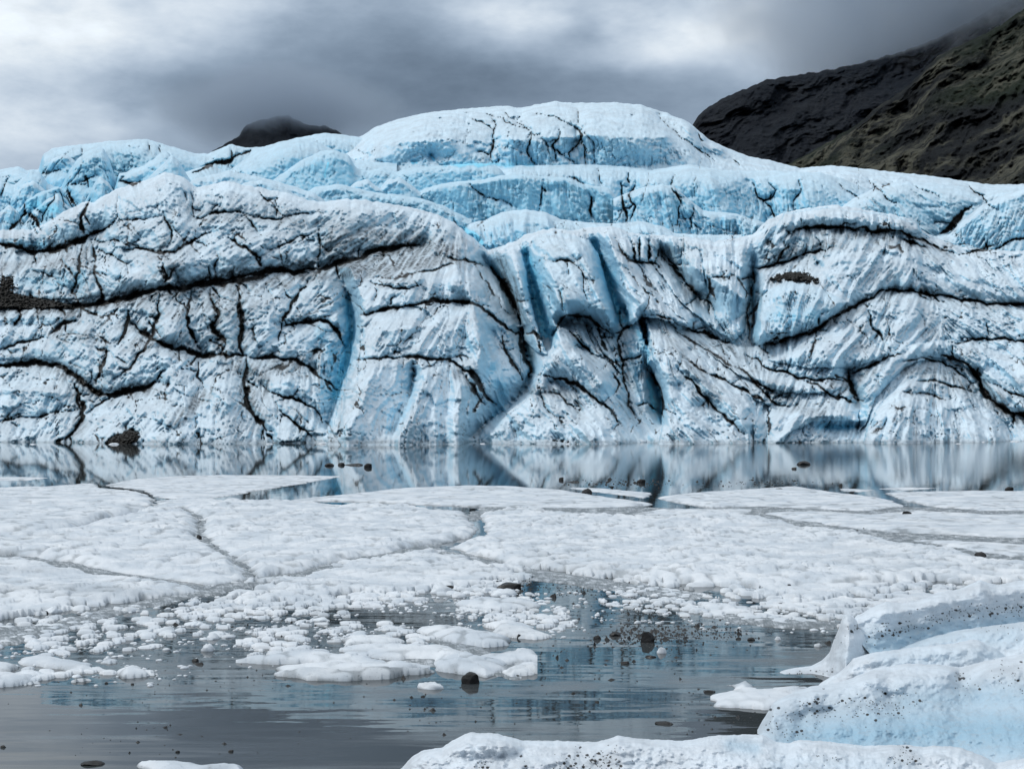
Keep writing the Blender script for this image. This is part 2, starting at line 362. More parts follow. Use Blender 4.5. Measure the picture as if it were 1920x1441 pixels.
# cracks filled with sediment, some strokes painting cleft and lip shadow: (half width, groove depth, points)
CR = [
(4,1,[(-20,448),(15,462),(40,464),(65,473),(95,470),(130,458),(160,446),(178,437),(200,428)]),
(3.2,1,[(166,376),(160,392),(152,408),(150,420),(158,440)]),(2,.6,[(154,455),(150,480),(147,505),(144,530),(136,545)]),
(2,.6,[(166,458),(163,480),(163,497)]),(2.4,.7,[(173,455),(177,480),(178,510),(183,530),(190,550),(197,565)]),
(1.5,.4,[(112,485),(130,505),(143,525)]),(1.2,.3,[(60,508),(85,512),(105,522)]),(1.4,.4,[(180,465),(205,475),(230,490),(248,503)]),
(1.4,.4,[(172,452),(200,452),(225,454),(248,457)]),(2,.7,[(232,468),(262,466),(280,470),(330,470),(345,460),(365,450),(395,435)]),
(2,.6,[(304,398),(312,415),(322,432),(320,450),(313,468)]),(1.2,.4,[(210,423),(240,410),(270,412),(300,405)]),
(1.6,.5,[(347,362),(348,378)]),(1.8,.6,[(358,358),(360,385),(362,405)]),(3,.9,[(371,410),(385,404),(400,400),(420,397),(445,398),(458,401)]),
(2.6,.9,[(458,401),(470,402),(490,408),(510,411),(530,410),(560,402),(585,398)]),(1.5,.4,[(460,402),(470,415),(480,430),(490,440)]),
(3,.5,[(430,445),(450,462),(470,470),(485,482),(490,497)]),(1.5,.4,[(490,460),(505,468),(525,460),(545,452),(590,435)]),
(1.5,.4,[(597,425),(600,450),(598,475),(596,500)]),(2,.4,[(305,495),(312,515),(310,530)]),(2,.4,[(325,505),(318,518),(312,528)]),(1,.3,[(405,470),(410,485),(402,505),(403,525)]),
(8,.8,[(-30,556),(0,563),(40,570),(90,573)]),(4.5,.8,[(90,573),(130,575),(180,570),(230,560),(280,546),(320,538),(370,533),(420,525),(460,516)]),
(7,.8,[(455,516),(500,509),(540,510),(580,505)]),(4.2,.8,[(580,505),(620,498),(660,486),(700,472),(740,464),(790,458)]),(4,.6,[(300,545),(360,537),(430,530),(500,518)]),
(3,.6,[(240,575),(242,600),(232,625),(215,652)]),(3.6,.8,[(243,605),(265,622),(285,635),(305,645),(330,655),(360,660),(395,665),(430,668),(460,665)]),
(2.4,.6,[(298,548),(296,575),(294,600),(285,633),(260,665),(240,690),(215,710)]),(2,.5,[(272,598),(290,615),(303,632)]),
(2.4,.6,[(358,548),(353,570),(350,590),(352,610),(362,630),(375,655)]),(1.5,.4,[(328,556),(345,570),(350,582)]),
(3.3,.8,[(395,540),(393,560),(402,575),(410,590),(395,608),(400,620),(415,630),(425,645),(418,660)]),
(4.2,.9,[(445,533),(448,555),(450,580),(453,600),(452,625),(448,650),(455,668)]),(2.4,.7,[(577,525),(565,545),(545,570),(532,595),(525,625),(522,640)]),
(3,.9,[(529,614),(555,607),(585,603),(600,600),(615,605),(635,625),(650,652)]),(1,.3,[(500,540),(510,555),(515,565)]),
(4,.5,[(96,625),(120,608),(142,600)]),(3,.4,[(150,575),(165,585),(182,591)]),(2.4,.6,[(-20,662),(15,650),(35,640),(85,630)]),
(4.6,.9,[(-20,681),(40,681),(85,682),(120,690),(145,705),(160,722),(180,735),(200,740),(230,737),(260,727),(300,715)]),
(3.5,.6,[(200,655),(195,680),(185,700),(178,718)]),(4,.9,[(150,735),(158,765),(155,785),(140,805),(124,830)]),(2.4,.5,[(140,720),(145,755),(152,770)]),
(1.4,.5,[(-20,790),(50,782),(100,775),(140,768)]),(1.4,.4,[(165,775),(185,760),(215,745),(240,735)]),(1.6,.4,[(372,680),(370,705),(382,728)]),
(4.6,1,[(460,668),(462,690),(458,720),(460,745),(475,775),(495,800),(513,828)]),(3.2,.8,[(460,665),(490,672),(520,672),(555,675),(580,690),(605,710),(632,730)]),
(2,.5,[(490,720),(510,735),(540,745),(560,750),(590,765),(607,792)]),(2,.5,[(525,770),(550,790),(570,805),(592,828)]),
(6,.8,[(198,832),(225,817),(250,806),(260,812)]),
(3.4,1,[(675,590),(700,587),(740,575),(790,568),(830,567),(870,566),(885,567),(905,580),(930,600),(950,615),(978,628)]),
(2.4,.8,[(690,518),(720,522),(760,518),(800,508),(840,495),(858,490)]),(2,.6,[(690,525),(710,535),(740,542),(790,535)]),(2.5,.8,[(830,480),(860,487),(890,493),(912,500)]),
(1.2,.3,[(795,602),(812,590),(832,574)]),(1.5,.4,[(755,645),(770,630),(787,621)]),(2.6,.7,[(668,674),(720,670),(770,670),(800,672),(840,673),(885,671)]),
(6,1.2,[(835,677),(860,685),(880,695),(895,714),(905,732),(915,748),(930,757)]),(3,.6,[(868,700),(885,722),(897,742),(910,760)]),
(1.8,.6,[(885,492),(900,510),(915,532),(935,560),(955,590)]),(2.8,.8,[(940,620),(945,650),(960,680),(975,700),(983,716)]),(1.5,.5,[(775,680),(778,700),(770,730)]),
(5,1.2,[(975,622),(980,650),(985,670),(995,690),(990,712)]),(4,1,[(980,626),(1000,619),(1010,633),(1018,646)]),
(9,2,[(918,500),(935,520),(950,545),(965,570),(976,592)]),(3.4,.9,[(1036,628),(1050,605),(1060,591),(1080,590),(1105,598),(1125,610),(1140,620),(1152,637)]),  # first stroke paints the black shadow inside the cleft
(2,.6,[(1100,610),(1110,640),(1125,665)]),(3,.8,[(1120,610),(1130,640),(1140,660)]),(2.2,.6,[(1062,612),(1080,632),(1095,650),(1112,667)]),
(3,.7,[(1125,665),(1145,675),(1155,690),(1167,702)]),(2.4,.7,[(1165,575),(1168,620),(1160,640),(1165,670),(1168,700),(1172,725)]),(3,.8,[(1150,627),(1165,620),(1192,607)]),
(2,.5,[(1165,675),(1190,672),(1207,664)]),(2,.6,[(1030,490),(1050,487),(1070,490),(1082,497)]),(1.5,.4,[(1075,480),(1085,500),(1095,540),(1100,560)]),(1.5,.4,[(1045,540),(1055,560),(1058,582)]),
(3,.8,[(1155,445),(1168,475),(1180,485),(1200,492),(1215,492),(1230,495),(1242,512)]),(2,.6,[(1183,452),(1190,475),(1195,490)]),(2,.6,[(1200,448),(1200,488)]),(2,.6,[(1217,450),(1215,490)]),(2,.6,[(1232,462),(1229,492)]),
(2,.6,[(1240,470),(1255,490),(1278,512)]),(3,.7,[(1200,500),(1210,520),(1225,540),(1236,552)]),(1.4,.4,[(1170,500),(1190,520),(1210,545),(1232,567)]),
(3,1.0,[(1214,688),(1225,705),(1235,725),(1241,745),(1243,770),(1240,790)]),(1.5,.4,[(1205,590),(1230,590),(1250,597),(1280,612)]),
(3.4,.8,[(1278,612),(1320,622),(1350,635),(1372,643)]),(1.9,.6,[(1250,600),(1280,630),(1320,655),(1360,680),(1400,700),(1440,730),(1478,746)]),
(2.8,.8,[(1278,668),(1310,690),(1350,710),(1390,730),(1430,750),(1462,757)]),(2.8,.8,[(1276,695),(1310,730),(1340,765),(1370,790),(1397,812)]),
(1.8,.5,[(1020,735),(1050,740),(1070,760),(1092,770)]),(3.6,.7,[(1020,705),(1060,710),(1090,725),(1130,755),(1150,775),(1167,797)]),(1.4,.4,[(1010,720),(1020,760),(1040,780),(1060,785)]),
(2.6,.6,[(1150,700),(1160,720),(1150,742)]),(1.4,.4,[(1190,760),(1215,755),(1232,771)]),(3,.7,[(1165,700),(1175,725),(1180,755),(1192,782)]),
(2.8,.9,[(1424,646),(1460,640),(1500,628),(1540,612),(1570,590),(1595,575),(1620,565),(1650,547),(1680,542),(1710,545),(1750,553),(1800,562),(1850,570),(1990,573)]),  # crack that also paints the thin shadow under the overhang
(2.6,1,[(1415,490),(1412,530),(1405,570),(1402,600),(1405,635),(1412,647)]),(3,.6,[(1422,560),(1415,590),(1408,620)]),
(3,.8,[(1240,480),(1260,500),(1280,520),(1285,535)]),(3,.8,[(1285,530),(1300,545),(1313,561)]),(1,.4,[(1312,470),(1314,522)]),(3.6,1,[(1325,520),(1335,545),(1340,562)]),(1.5,.4,[(1325,523),(1350,520),(1372,518)]),
(2,.5,[(1312,560),(1330,565),(1340,582)]),(2,.5,[(1370,512),(1390,530),(1405,552)]),(2.4,.7,[(1405,500),(1440,500),(1460,490),(1470,470),(1482,452)]),
(3.2,.9,[(1484,442),(1492,430),(1510,427),(1550,425),(1600,430),(1640,435),(1680,433),(1705,442),(1730,450),(1750,460),(1782,471)]),(2.6,.6,[(1690,445),(1705,455),(1742,463)]),  # first stroke also paints the shadow below the overhanging lip
(3,.7,[(1440,502),(1480,490),(1510,475),(1560,463)]),(2,.6,[(1790,481),(1850,470),(1900,450),(1980,436)]),(2.2,.7,[(1622,563),(1632,590),(1640,620),(1660,640),(1669,662)]),
(1.8,.5,[(1530,620),(1528,640),(1520,665),(1512,688)]),(4,1,[(1590,692),(1592,715),(1600,735),(1611,754)]),(3,.7,[(1590,700),(1620,690),(1650,680),(1682,664)]),
(2.4,.6,[(1400,665),(1440,690),(1480,700),(1510,710),(1550,712),(1590,715)]),(2.8,.7,[(1510,715),(1530,720),(1550,735),(1570,745),(1602,756)]),(2.4,.6,[(1400,710),(1430,735),(1450,755),(1478,761)]),
(2,.6,[(1440,760),(1442,790),(1441,820)]),(5,.9,[(1806,675),(1822,692),(1834,710),(1842,730),(1855,745),(1870,758),(1895,772),(1980,800)]),(3,.7,[(1765,666),(1790,670),(1812,682)]),
(2.4,.5,[(1690,680),(1730,672),(1770,680),(1800,700),(1822,722)]),(2.4,.5,[(1720,715),(1760,715),(1790,725),(1830,737)]),(2,.5,[(1700,735),(1740,737),(1782,746)]),(2.2,.6,[(1770,640),(1820,637),(1870,635),(1980,642)]),(1.4,.4,[(1850,715),(1890,735),(1980,765)]),
# summit dome
(2.2,1,[(919,220),(930,235),(926,255),(928,270),(922,285),(918,300),(925,305),(936,299)]),(1.4,.5,[(880,220),(905,228),(926,246)]),(1.8,.6,[(945,212),(965,225),(985,240),(996,251)]),(1.4,.5,[(910,212),(950,230),(990,245),(1000,255),(1012,251)]),
(2.1,1,[(995,250),(995,265),(989,280),(992,295),(1001,306)]),(1.7,.6,[(1005,252),(1025,265),(1040,280),(1060,295),(1077,306)]),(2,.8,[(1050,243),(1045,262),(1038,272),(1042,302)]),(2.6,1,[(1070,235),(1085,245),(1092,255),(1085,270),(1072,280),(1070,302)]),
(1.2,.4,[(1095,250),(1110,265),(1112,285),(1115,306)]),(1.2,.4,[(1085,245),(1094,270),(1097,306)]),(1.2,.4,[(1000,215),(1050,225),(1090,245)]),(.9,.3,[(1082,200),(1085,230)]),
(2,.8,[(1018,338),(1016,360),(1014,385),(1012,394)]),(1.2,.4,[(880,345),(895,360),(930,375),(962,386)]),(3.2,.8,[(1103,363),(1108,380),(1105,395),(1110,407)]),(3,1,[(1165,343),(1167,370),(1170,395),(1175,418)]),(3.2,1,[(1192,343),(1180,365),(1190,385),(1183,412)]),(2.6,.8,[(1178,326),(1179,342)]),
(2.2,.8,[(1262,328),(1258,345),(1270,365),(1277,380),(1272,400),(1270,422)]),(2,.5,[(1070,333),(1097,346)]),(1.5,.5,[(1122,318),(1130,346)]),(2.4,.7,[(1413,343),(1416,360),(1420,372),(1432,377),(1450,370),(1456,355),(1440,345)]),(2.4,.7,[(1437,378),(1450,400),(1454,412)]),
(1.2,.4,[(1498,338),(1502,355),(1490,370),(1487,387)]),(1.5,.4,[(1300,388),(1297,415),(1290,432)]),(2.2,.7,[(1628,338),(1645,355),(1660,370),(1682,381)]),(1.5,.4,[(1645,352),(1672,341)]),(1,.3,[(1570,340),(1590,360),(1612,371)]),(1,.3,[(1710,345),(1740,360),(1762,371)]),(2,.6,[(1818,348),(1840,365),(1852,379)]),
(3,.6,[(1308,252),(1319,266)]),(2,.6,[(1374,301),(1384,309)]),(1,.5,[(1235,213),(1270,250),(1310,280),(1342,302)]),(6,1.2,[(1822,386),(1800,402),(1782,425),(1757,438)]),
(2.4,.8,[(128,347),(155,340),(165,335),(182,329)]),(2.8,.8,[(125,353),(130,370),(142,388)]),(4,.7,[(160,330),(167,348)]),(3.2,.9,[(48,398),(70,420),(77,431)]),(1.5,.5,[(105,358),(90,385),(78,416)]),(3,.7,[(18,428),(42,408),(48,394)]),(1.5,.5,[(115,360),(128,375),(139,390)]),
(2,.6,[(-4,375),(10,345),(18,333)]),(1.4,.5,[(153,275),(155,289)]),(.9,.3,[(278,264),(278,286)]),(1.3,.4,[(300,269),(299,285)]),(1,.3,[(75,325),(117,317)]),
(4,.4,[(222,340),(250,345),(264,340)]),(6,.5,[(362,322),(380,314),(397,310),(425,303),(450,290),(470,282)]),(2,.5,[(486,362),(505,378),(520,372)]),
]
# grey dirt films: (half width, strength, points)
FILM = [(15,1.6,[(-60,566),(60,574),(130,577),(200,566),(280,550),(370,536)]),(17,1.7,[(370,536),(440,522),(500,512),(560,508),(620,500),(700,478),(790,460)]),(10,.8,[(640,512),(700,515),(760,520)]),(14,.6,[(445,540),(450,600),(455,660)]),(14,.6,[(395,545),(405,590),(415,650)]),(14,.55,[(240,605),(330,655),(470,668),(580,690)]),(14,.6,[(100,690),(180,735),(280,722)]),(14,.7,[(450,670),(480,700),(500,720)]),(14,.6,[(460,720),(490,790)]),(14,.5,[(140,740),(150,800)]),(16,.4,[(20,460),(100,475),(180,445)]),(18,.45,[(300,470),(330,500),(300,540)]),(12,.5,[(1480,430),(1640,440),(1780,470)]),(12,.5,[(1440,645),(1540,615),(1640,555),(1720,545),(1850,570),(1980,575)]),(18,.4,[(1250,610),(1400,700),(1480,750)]),(14,.6,[(1840,720),(1890,775),(1980,800)]),(20,1.1,[(620,455),(700,445),(780,455),(840,470)]),(14,1.2,[(640,500),(720,505),(780,490),(850,480)]),(22,.35,[(560,420),(640,425),(700,440)]),(26,.38,[(260,570),(350,580),(470,570)]),(22,.35,[(250,640),(350,640),(450,640)]),
(22,.4,[(1080,625),(1110,640),(1140,660)]),(16,.6,[(1440,490),(1500,470),(1560,455)]),(14,.55,[(1700,695),(1760,700),(1820,730)]),(18,.45,[(1235,470),(1280,520),(1300,560)]),(14,.5,[(1290,640),(1350,650),(1400,670)]),(12,.55,[(1000,730),(1050,735),(1090,760)]),
(22,.35,[(370,400),(450,400),(560,410)]),(12,.7,[(330,790),(355,765),(385,735)]),(16,.45,[(1160,650),(1180,700),(1180,770)]),(14,.5,[(930,480),(960,530),(980,600)]),(12,.5,[(1560,720),(1600,720),(1640,690)]),(16,.5,[(430,690),(500,690),(560,680)]),
(12,.5,[(1410,530),(1412,600),(1410,640)]),(20,.4,[(0,505),(90,500),(160,470)]),(16,.4,[(100,620),(200,640)]),(12,.5,[(1440,740),(1480,760),(1540,770)]),(20,.3,[(1700,420),(1750,470)]),(10,.5,[(850,690),(900,740)]),(14,.4,[(1240,610),(1290,680),(1350,740)])]
# clean blue ice, with blue shade of valley, cave and right-facing planes painted in: (half width, strength, points)
BLUE = [(6,.9,[(1052,540),(1059,577)]),(6,.9,[(1172,575),(1179,616)]),(7,.8,[(1204,600),(1214,668)]),(17,1.1,[(985,470),(1000,520),(1010,570),(1028,625)]),(12,1.1,[(1113,455),(1130,490),(1145,540),(1160,600)]),(12,.8,[(650,560),(655,640),(630,740)]),(24,.4,[(600,620),(630,670),(615,740)]),(11,.6,[(775,705),(760,770),(735,805)]),
(22,.55,[(925,690),(945,740),(930,785)]),(13,1.1,[(1218,715),(1226,770)]),(22,.55,[(40,525),(110,530),(150,520)]),(18,.4,[(215,500),(225,520)]),(24,.6,[(60,385),(105,395)]),(34,.4,[(1445,590),(1530,590)]),(13,.9,[(868,425),(905,455)]),
(6,1.5,[(772,302),(781,305)]),(7,1.5,[(807,289),(813,299)]),(5,1.2,[(616,306),(608,330)]),(14,.7,[(835,308),(1000,308)]),(20,.4,[(1180,660),(1200,740)]),(16,.7,[(1200,610),(1215,680)]),(16,.8,[(1535,800),(1600,800)]),(14,.8,[(20,456),(85,458)]),(12,.5,[(1640,740),(1620,780)]),(20,.4,[(860,610),(880,650)])]
# protruding and receding lines of the front wall, metres towards the lake
RW = [(-4,[(1172,575),(1179,616)]),(-4,[(1204,600),(1214,668)]),(1.0,[(-64,868),(1984,868)]),
(-2.0,[(-64,445),(40,468),(90,472),(150,450),(195,432)]),(1.2,[(40,430),(120,415),(165,390)]),(2.0,[(220,420),(330,400),(450,385)]),
(-1.0,[(-64,560),(60,572),(130,575),(200,566),(300,540),(400,527),(500,510),(580,504),(640,490),(700,470),(800,457)]),(1.6,[(60,505),(140,500),(240,520)]),(-1.8,[(60,530),(140,540)]),(1.8,[(300,500),(420,480),(560,450),(680,400)]),
(1.2,[(0,600),(100,590),(200,600)]),(1.6,[(330,590),(420,590),(520,560)]),(-1.2,[(-64,680),(60,684),(120,697),(160,725),(190,740),(240,732),(300,715)]),(-1.6,[(240,600),(290,637),(350,658),(460,667),(560,672),(600,695),(640,725)]),
(2.2,[(20,730),(100,735)]),(1.8,[(300,680),(370,690)]),(2,[(400,720),(430,760)]),(2,[(540,715),(600,740)]),(1.4,[(200,690),(250,660),(330,620)]),(-1.6,[(150,740),(155,790),(125,830)]),(-1.8,[(460,670),(460,745),(512,828)]),
([-1,-4,-6,-6,-5,-3],[(640,512),(656,565),(660,620),(652,680),(630,740),(612,806)]),(1.8,[(590,500),(622,560),(636,610)]),(1.5,[(600,690),(600,770)]),
(3.4,[(655,500),(680,560),(676,620),(660,690),(632,770),(614,828)]),
([2,4.5,6,6.5,6,5.5,4],[(815,470),(855,500),(885,562),(895,610),(902,650),(895,690),(862,700)]),(3.6,[(720,530),(790,525)]),(2.6,[(700,587),(790,568),(880,566)]),(4.4,[(720,620),(820,610)]),(3.4,[(680,671),(780,670),(860,674)]),
([-2,-5,-6,-6,-5,-4,-3,-1.5],[(905,480),(930,510),(955,560),(975,600),(985,650),(1000,695),(985,730),(940,772)]),(0,[(925,620),(950,690)]),
(5,[(700,700),(650,820)]),(1.2,[(776,690),(768,740),(735,815)]),(5,[(800,700),(770,780),(745,828)]),(3.4,[(830,700),(838,828)]),(5.5,[(865,720),(858,828)]),(1.5,[(895,745),(905,800)]),
(-2,[(985,735),(945,772),(905,795),(880,822)]),(4.5,[(1010,740),(960,770),(920,815)]),(3.5,[(1010,740),(1060,790),(1110,825)]),(1.5,[(1030,715),(1080,735),(1150,790)]),
(3.2,[(958,470),(980,540),(978,610)]),(3.4,[(978,540),(1000,600),(1020,650)]),([-.5,-3,-4,-4,-2],[(986,475),(996,530),(1006,585),(1014,625),(1024,655)]),([-3,-4,-4,-2],[(1000,530),(1014,585),(1024,625),(1034,650)]),
([3,5,6.5],[(1018,450),(1036,520),(1062,588)]),(1.2,[(998,470),(1010,545),(1032,625)]),([3.5,4,3],[(1075,450),(1115,530),(1145,610)]),([-.5,-3,-5,-5,-2],[(1113,450),(1132,495),(1148,545),(1158,590),(1164,630)]),(4.5,[(1140,440),(1160,500),(1176,560),(1180,605)]),(4,[(1190,520),(1240,580),(1290,610)]),
([0,-.8,-.8,-1.5],[(1035,628),(1065,600),(1110,612),(1152,640)]),(-.3,[(1080,650),(1140,675),(1168,700)]),(6,[(1048,612),(1040,650),(1012,700),(1000,735)]),(5.5,[(1048,612),(1080,660),(1130,720)]),
([0,-4,-6,-6,-3],[(1211,672),(1224,705),(1237,740),(1241,775),(1238,806)]),(5.5,[(1192,595),(1208,640),(1218,680)]),([5,6.5,6,5],[(1212,600),(1235,680),(1252,750),(1236,826)]),(4.5,[(1212,600),(1280,640),(1350,700),(1420,745)]),(3.5,[(1270,720),(1300,826)]),(1.5,[(1330,760),(1420,826)]),(-1,[(1165,620),(1175,700),(1185,780)]),
(3,[(1260,440),(1340,470),(1390,500)]),(3.5,[(1300,500),(1350,530),(1395,560)]),([-1,-4,-5,-3],[(1412,480),(1410,520),(1406,570),(1408,642)]),(-2.5,[(1240,470),(1290,535),(1340,580)]),(-1.5,[(1280,615),(1370,645),(1430,650)]),
(2.4,[(1432,545),(1500,530),(1590,568)]),(3,[(1428,600),(1425,640)]),([-.5,-.9,-.9,-.7,-.7,-.7],[(1430,646),(1500,630),(1570,592),(1650,547),(1720,546),(1984,574)]),(2,[(1500,660),(1640,570)]),(2.5,[(1650,575),(1700,560),(1850,600),(1984,640)]),
(2,[(1440,425),(1480,402),(1570,392),(1690,415)]),(-.8,[(1485,442),(1550,427),(1640,437),(1740,460)]),(2.4,[(1530,490),(1590,463),(1680,472),(1800,515),(1984,560)]),(-2,[(1440,502),(1520,480),(1540,500)]),(-2,[(1780,475),(1850,470),(1984,440)]),(4,[(1830,400),(1880,380),(1984,360)]),(-4,[(1820,388),(1785,425),(1750,442)]),
(-3,[(1590,690),(1600,735),(1612,760),(1615,800)]),(2.6,[(1620,745),(1680,660),(1740,638),(1800,645),(1870,662),(1984,690)]),(-.5,[(1640,745),(1700,690),(1760,672),(1810,690),(1840,735)]),(3,[(1640,790),(1700,725),(1760,715),(1820,745)]),(3.4,[(1680,770),(1740,755),(1800,780)]),(3,[(1660,815),(1760,800),(1860,818)]),(-2.2,[(1822,692),(1842,735),(1870,762),(1984,800)]),(-2.5,[(1880,790),(1900,822)]),
(-3.4,[(1548,800),(1612,800)]),(1,[(1530,788),(1615,786)]),(2.5,[(1460,800),(1530,780),(1600,772)]),(.5,[(1440,760),(1500,745),(1590,740)]),(1,[(1480,690),(1580,690)])]
# run-off grain: direction anchors (x, y, image angle of the down-slope line in degrees, 90 = straight down, >90 leans left)
FLOW = [(80,400,100),(100,600,125),(60,740,120),(250,780,130),(400,780,110),(300,600,130),(450,570,130),(560,620,140),(620,720,80),(300,480,140),(500,470,145),(650,420,150),(720,560,130),(820,620,125),(700,720,125),(800,760,110),(935,640,55),(900,720,60),(950,790,50),(1060,790,45),(840,790,100),
(1060,500,55),(1000,560,75),(1100,560,55),(1040,680,70),(1090,690,45),(1200,540,50),(1300,680,38),(1230,680,90),(1350,760,45),(1350,520,90),(1300,460,80),(1500,600,105),(1580,640,125),(1700,600,120),(1600,480,125),(1800,520,40),(1850,600,35),(1450,460,120),(1550,400,80),(1850,420,115),(1700,780,100),(1800,780,70),(1660,720,130),(1880,680,40),(1480,780,120),
(850,230,170),(1000,220,160),(1200,230,20),(1350,290,30),(1000,290,90),(1200,290,90),(1000,370,90),(1300,370,80),(1600,340,30),(1800,360,20),(600,300,100),(300,310,60)]
def ragged(lines, seed, twigs=True):
    """break long strokes into fractal ones and add short side branches"""
    r = np.random.RandomState(seed); out = []
    for w, s, pts in lines:
        p = [np.array(q, float) for q in pts]
        for rep in range(2):
            q = [p[0]]
            for a, b in zip(p[:-1], p[1:]):
                L = np.linalg.norm(b - a)
                if L > 9:
                    n = np.array([-(b - a)[1], (b - a)[0]]) / L
                    q.append((a + b) / 2 + n * r.normal() * min(L, 40) * .06)
                q.append(b)
            p = q
        out.append((w, s, [tuple(x) for x in p]))
        L = sum(np.linalg.norm(b - a) for a, b in zip(p[:-1], p[1:]))
        if w < 1.2 or not twigs: continue
        for k in range(0 if False else int(L / 60 + r.rand())):
            i = r.randint(0, len(p) - 1); d = p[i + 1] - p[i]; a0 = math.atan2(d[1], d[0]) + r.choice([-1, 1]) * r.uniform(.5, 1.3); Lb = r.uniform(8, 34) * (1 if w < 6 else 1.3)
            c = p[i].copy(); br = [tuple(c)]
            for m in range(4):
                a0 += r.normal() * .35; c = c + np.array([math.cos(a0), math.sin(a0)]) * Lb / 4; br.append(tuple(c))
            out.append((max(.8, min(w, 5) * .42), s * .5, br))
    return out
def wild(seed, n, x0, x1, y0, y1, w0, w1, vert=0.0):
    """stray hairline cracks that wander along and across the run-off"""
    r = np.random.RandomState(seed); out = []
    for k in range(n):
        x, y = r.uniform(x0, x1), r.uniform(y0, y1)
        j = int(np.argmin([(x - p[0]) ** 2 + (y - p[1]) ** 2 for p in FLOW])); a = math.radians(FLOW[j][2]) + r.choice([0, 0, math.pi / 2, -.8]) + r.normal() * .3
        if vert and r.rand() < vert: a = math.pi / 2 + r.normal() * .3
        L = r.uniform(30, 125); pts = [(x, y)]; m = int(L / 9) + 2
        for q in range(m):
            a += r.normal() * .13; x += math.cos(a) * L / m; y += math.sin(a) * L / m; pts.append((x, y))
        out.append((r.uniform(w0, w1), .35, pts))
    return out
CD, _, CP = line_field(ragged([(w * (.8 if max(q[1] for q in p) < 425 else 1.3 if p[0][0] < 640 and p[0][1] > 370 and w < 5 else 1.0), g, p) for w, g, p in CR], 5), 5, .12)
CD2, _, _ = line_field(ragged(wild(5, 120, 0, 660, 385, 825, 1.4, 2.8) + wild(6, 100, 660, 1930, 430, 820, 1.1, 2.0) + wild(7, 26, 0, 1900, 225, 420, 1.1, 1.8, .8), 8, False), 5, .2)
groove = np.clip(1.25 - CD, 0, 1) ** .8
dirt = np.clip(1.45 - CD, 0, 1)  # crack sediment together with the painted cleft and lip shadows
halo = np.exp(-(CD / 2.6) ** 2)
_, film, _ = line_field(FILM, 2.4)
_, blue, _ = line_field(BLUE, 2.2, .4, 3)
# grain that follows the run-off direction
fx = np.array([p[0] for p in FLOW]); fy = np.array([p[1] for p in FLOW]); fa = np.radians([p[2] for p in FLOW])
cs = np.zeros(G.U.shape); sn = np.zeros(G.U.shape); ws = np.zeros(G.U.shape)
for x, y, a in zip(fx, fy, fa):
    w = 1.0 / (((G.U - x) ** 2 + (G.V - y) ** 2) / 900 + 1) ** 1.5
    cs += w * np.cos(2 * a); sn += w * np.sin(2 * a)
ang = np.arctan2(sn, cs) / 2 + fbm(G.U / 60, G.V / 60, 41, 2) * .5
DX, DY = np.cos(ang), np.sin(ang)
def lic(src, n, step):
    acc = src.copy(); 
    for sg in (1, -1):
        x, y = G.U.copy(), G.V.copy()
        for k in range(n):
            x += sg * step * G.sample(DX, x, y); y += sg * step * G.sample(DY, x, y)
            acc += G.sample(src, x, y) * (1 - k / n)
    acc -= acc.mean(); return acc / acc.std()
fl1 = lic(fbm(G.U / 11, G.V / 11, 61, 2), 14, 2.5)
fl2 = lic(fbm(G.U / 5.0, G.V / 5.0, 71, 2), 8, 2.0)
fl3 = lic(fbm(G.U / 3.0, G.V / 3.4, 75, 2), 11, 2.0)
fine = fbm(G.U / 6, G.V / 6, 81, 3, .6) * (.30 + 1.0 * sstep(-.35, .4, fbm(G.U / 75, G.V / 55, 83, 3)))
def facets(sx, sy, seed):
    """flat broken faces, each tilted its own way"""
    x = (G.U + wu * 2.2) / sx; y = (G.V + wv_ * 2.2) / sy; xi = np.floor(x).astype(np.int64); yi = np.floor(y).astype(np.int64)
    best = np.full(x.shape, 9.); h = np.zeros(x.shape)
    for a in (-1, 0, 1):
        for b_ in (-1, 0, 1):
            dx = xi + a + _hash(xi + a, yi + b_, seed) - x; dy = yi + b_ + _hash(xi + a, yi + b_, seed + 31) - y
            d = np.hypot(dx, dy); t = _hash(xi + a, yi + b_, seed + 57) * 2 * np.pi
            q = np.cos(t) * dx + np.sin(t) * dy + (_hash(xi + a, yi + b_, seed + 91) - .5) * .5
            m = d < best; best[m] = d[m]; h[m] = q[m]
    return h
fac = facets(74, 58, 401) * 11 + facets(30, 25, 411) * 5 + facets(13, 12, 421) * 2.6
# lesser cracks everywhere: ragged cell edges
f1, f2, _ = worley((G.U + wu * 3) / 62, (G.V + wv_ * 3) / 46, 91)
pillow = np.exp(-CP / 9.0)
minor = np.clip(1.2 - (f2 - f1) / .035, 0, 1) * sstep(-.25, .3, fbm(G.U / 90, G.V / 90, 92, 2) + .22 * (1 - sstep(560, 1000, G.U)))
f1, f2, cellid = worley((G.U + wu * 2) / 30, (G.V + wv_ * 2) / 24, 95)
minor2 = np.clip(1 - (f2 - f1) / .06, 0, 1) * sstep(.1, .6, fbm(G.U / 70, G.V / 70, 96, 2) + .1)
clump = fbm(G.U / 40, G.V / 30, 99, 3)
front_w = sstep(330, 450, G.V)
leftness = 1 - sstep(560, 1000, G.U)
grit = fbm(G.U / 4.5, G.V / 4.5, 103, 3, .7)
hair = np.clip(1.3 - CD2, 0, 1); groove = np.maximum(groove, .35 * hair)
dirt = np.clip(np.maximum(dirt, .62 * hair) * (1 + .7 * grit) + .75 * halo * sstep(.05, .5, grit * .8 + fl2 * .16), 0, 1)
clean = 1 - .6 * sstep(820, 1080, G.U)
sgn = np.where(DY < 0, -1.0, 1.0); smear = np.zeros(G.U.shape); sx_, sy_ = G.U.copy(), G.V.copy()
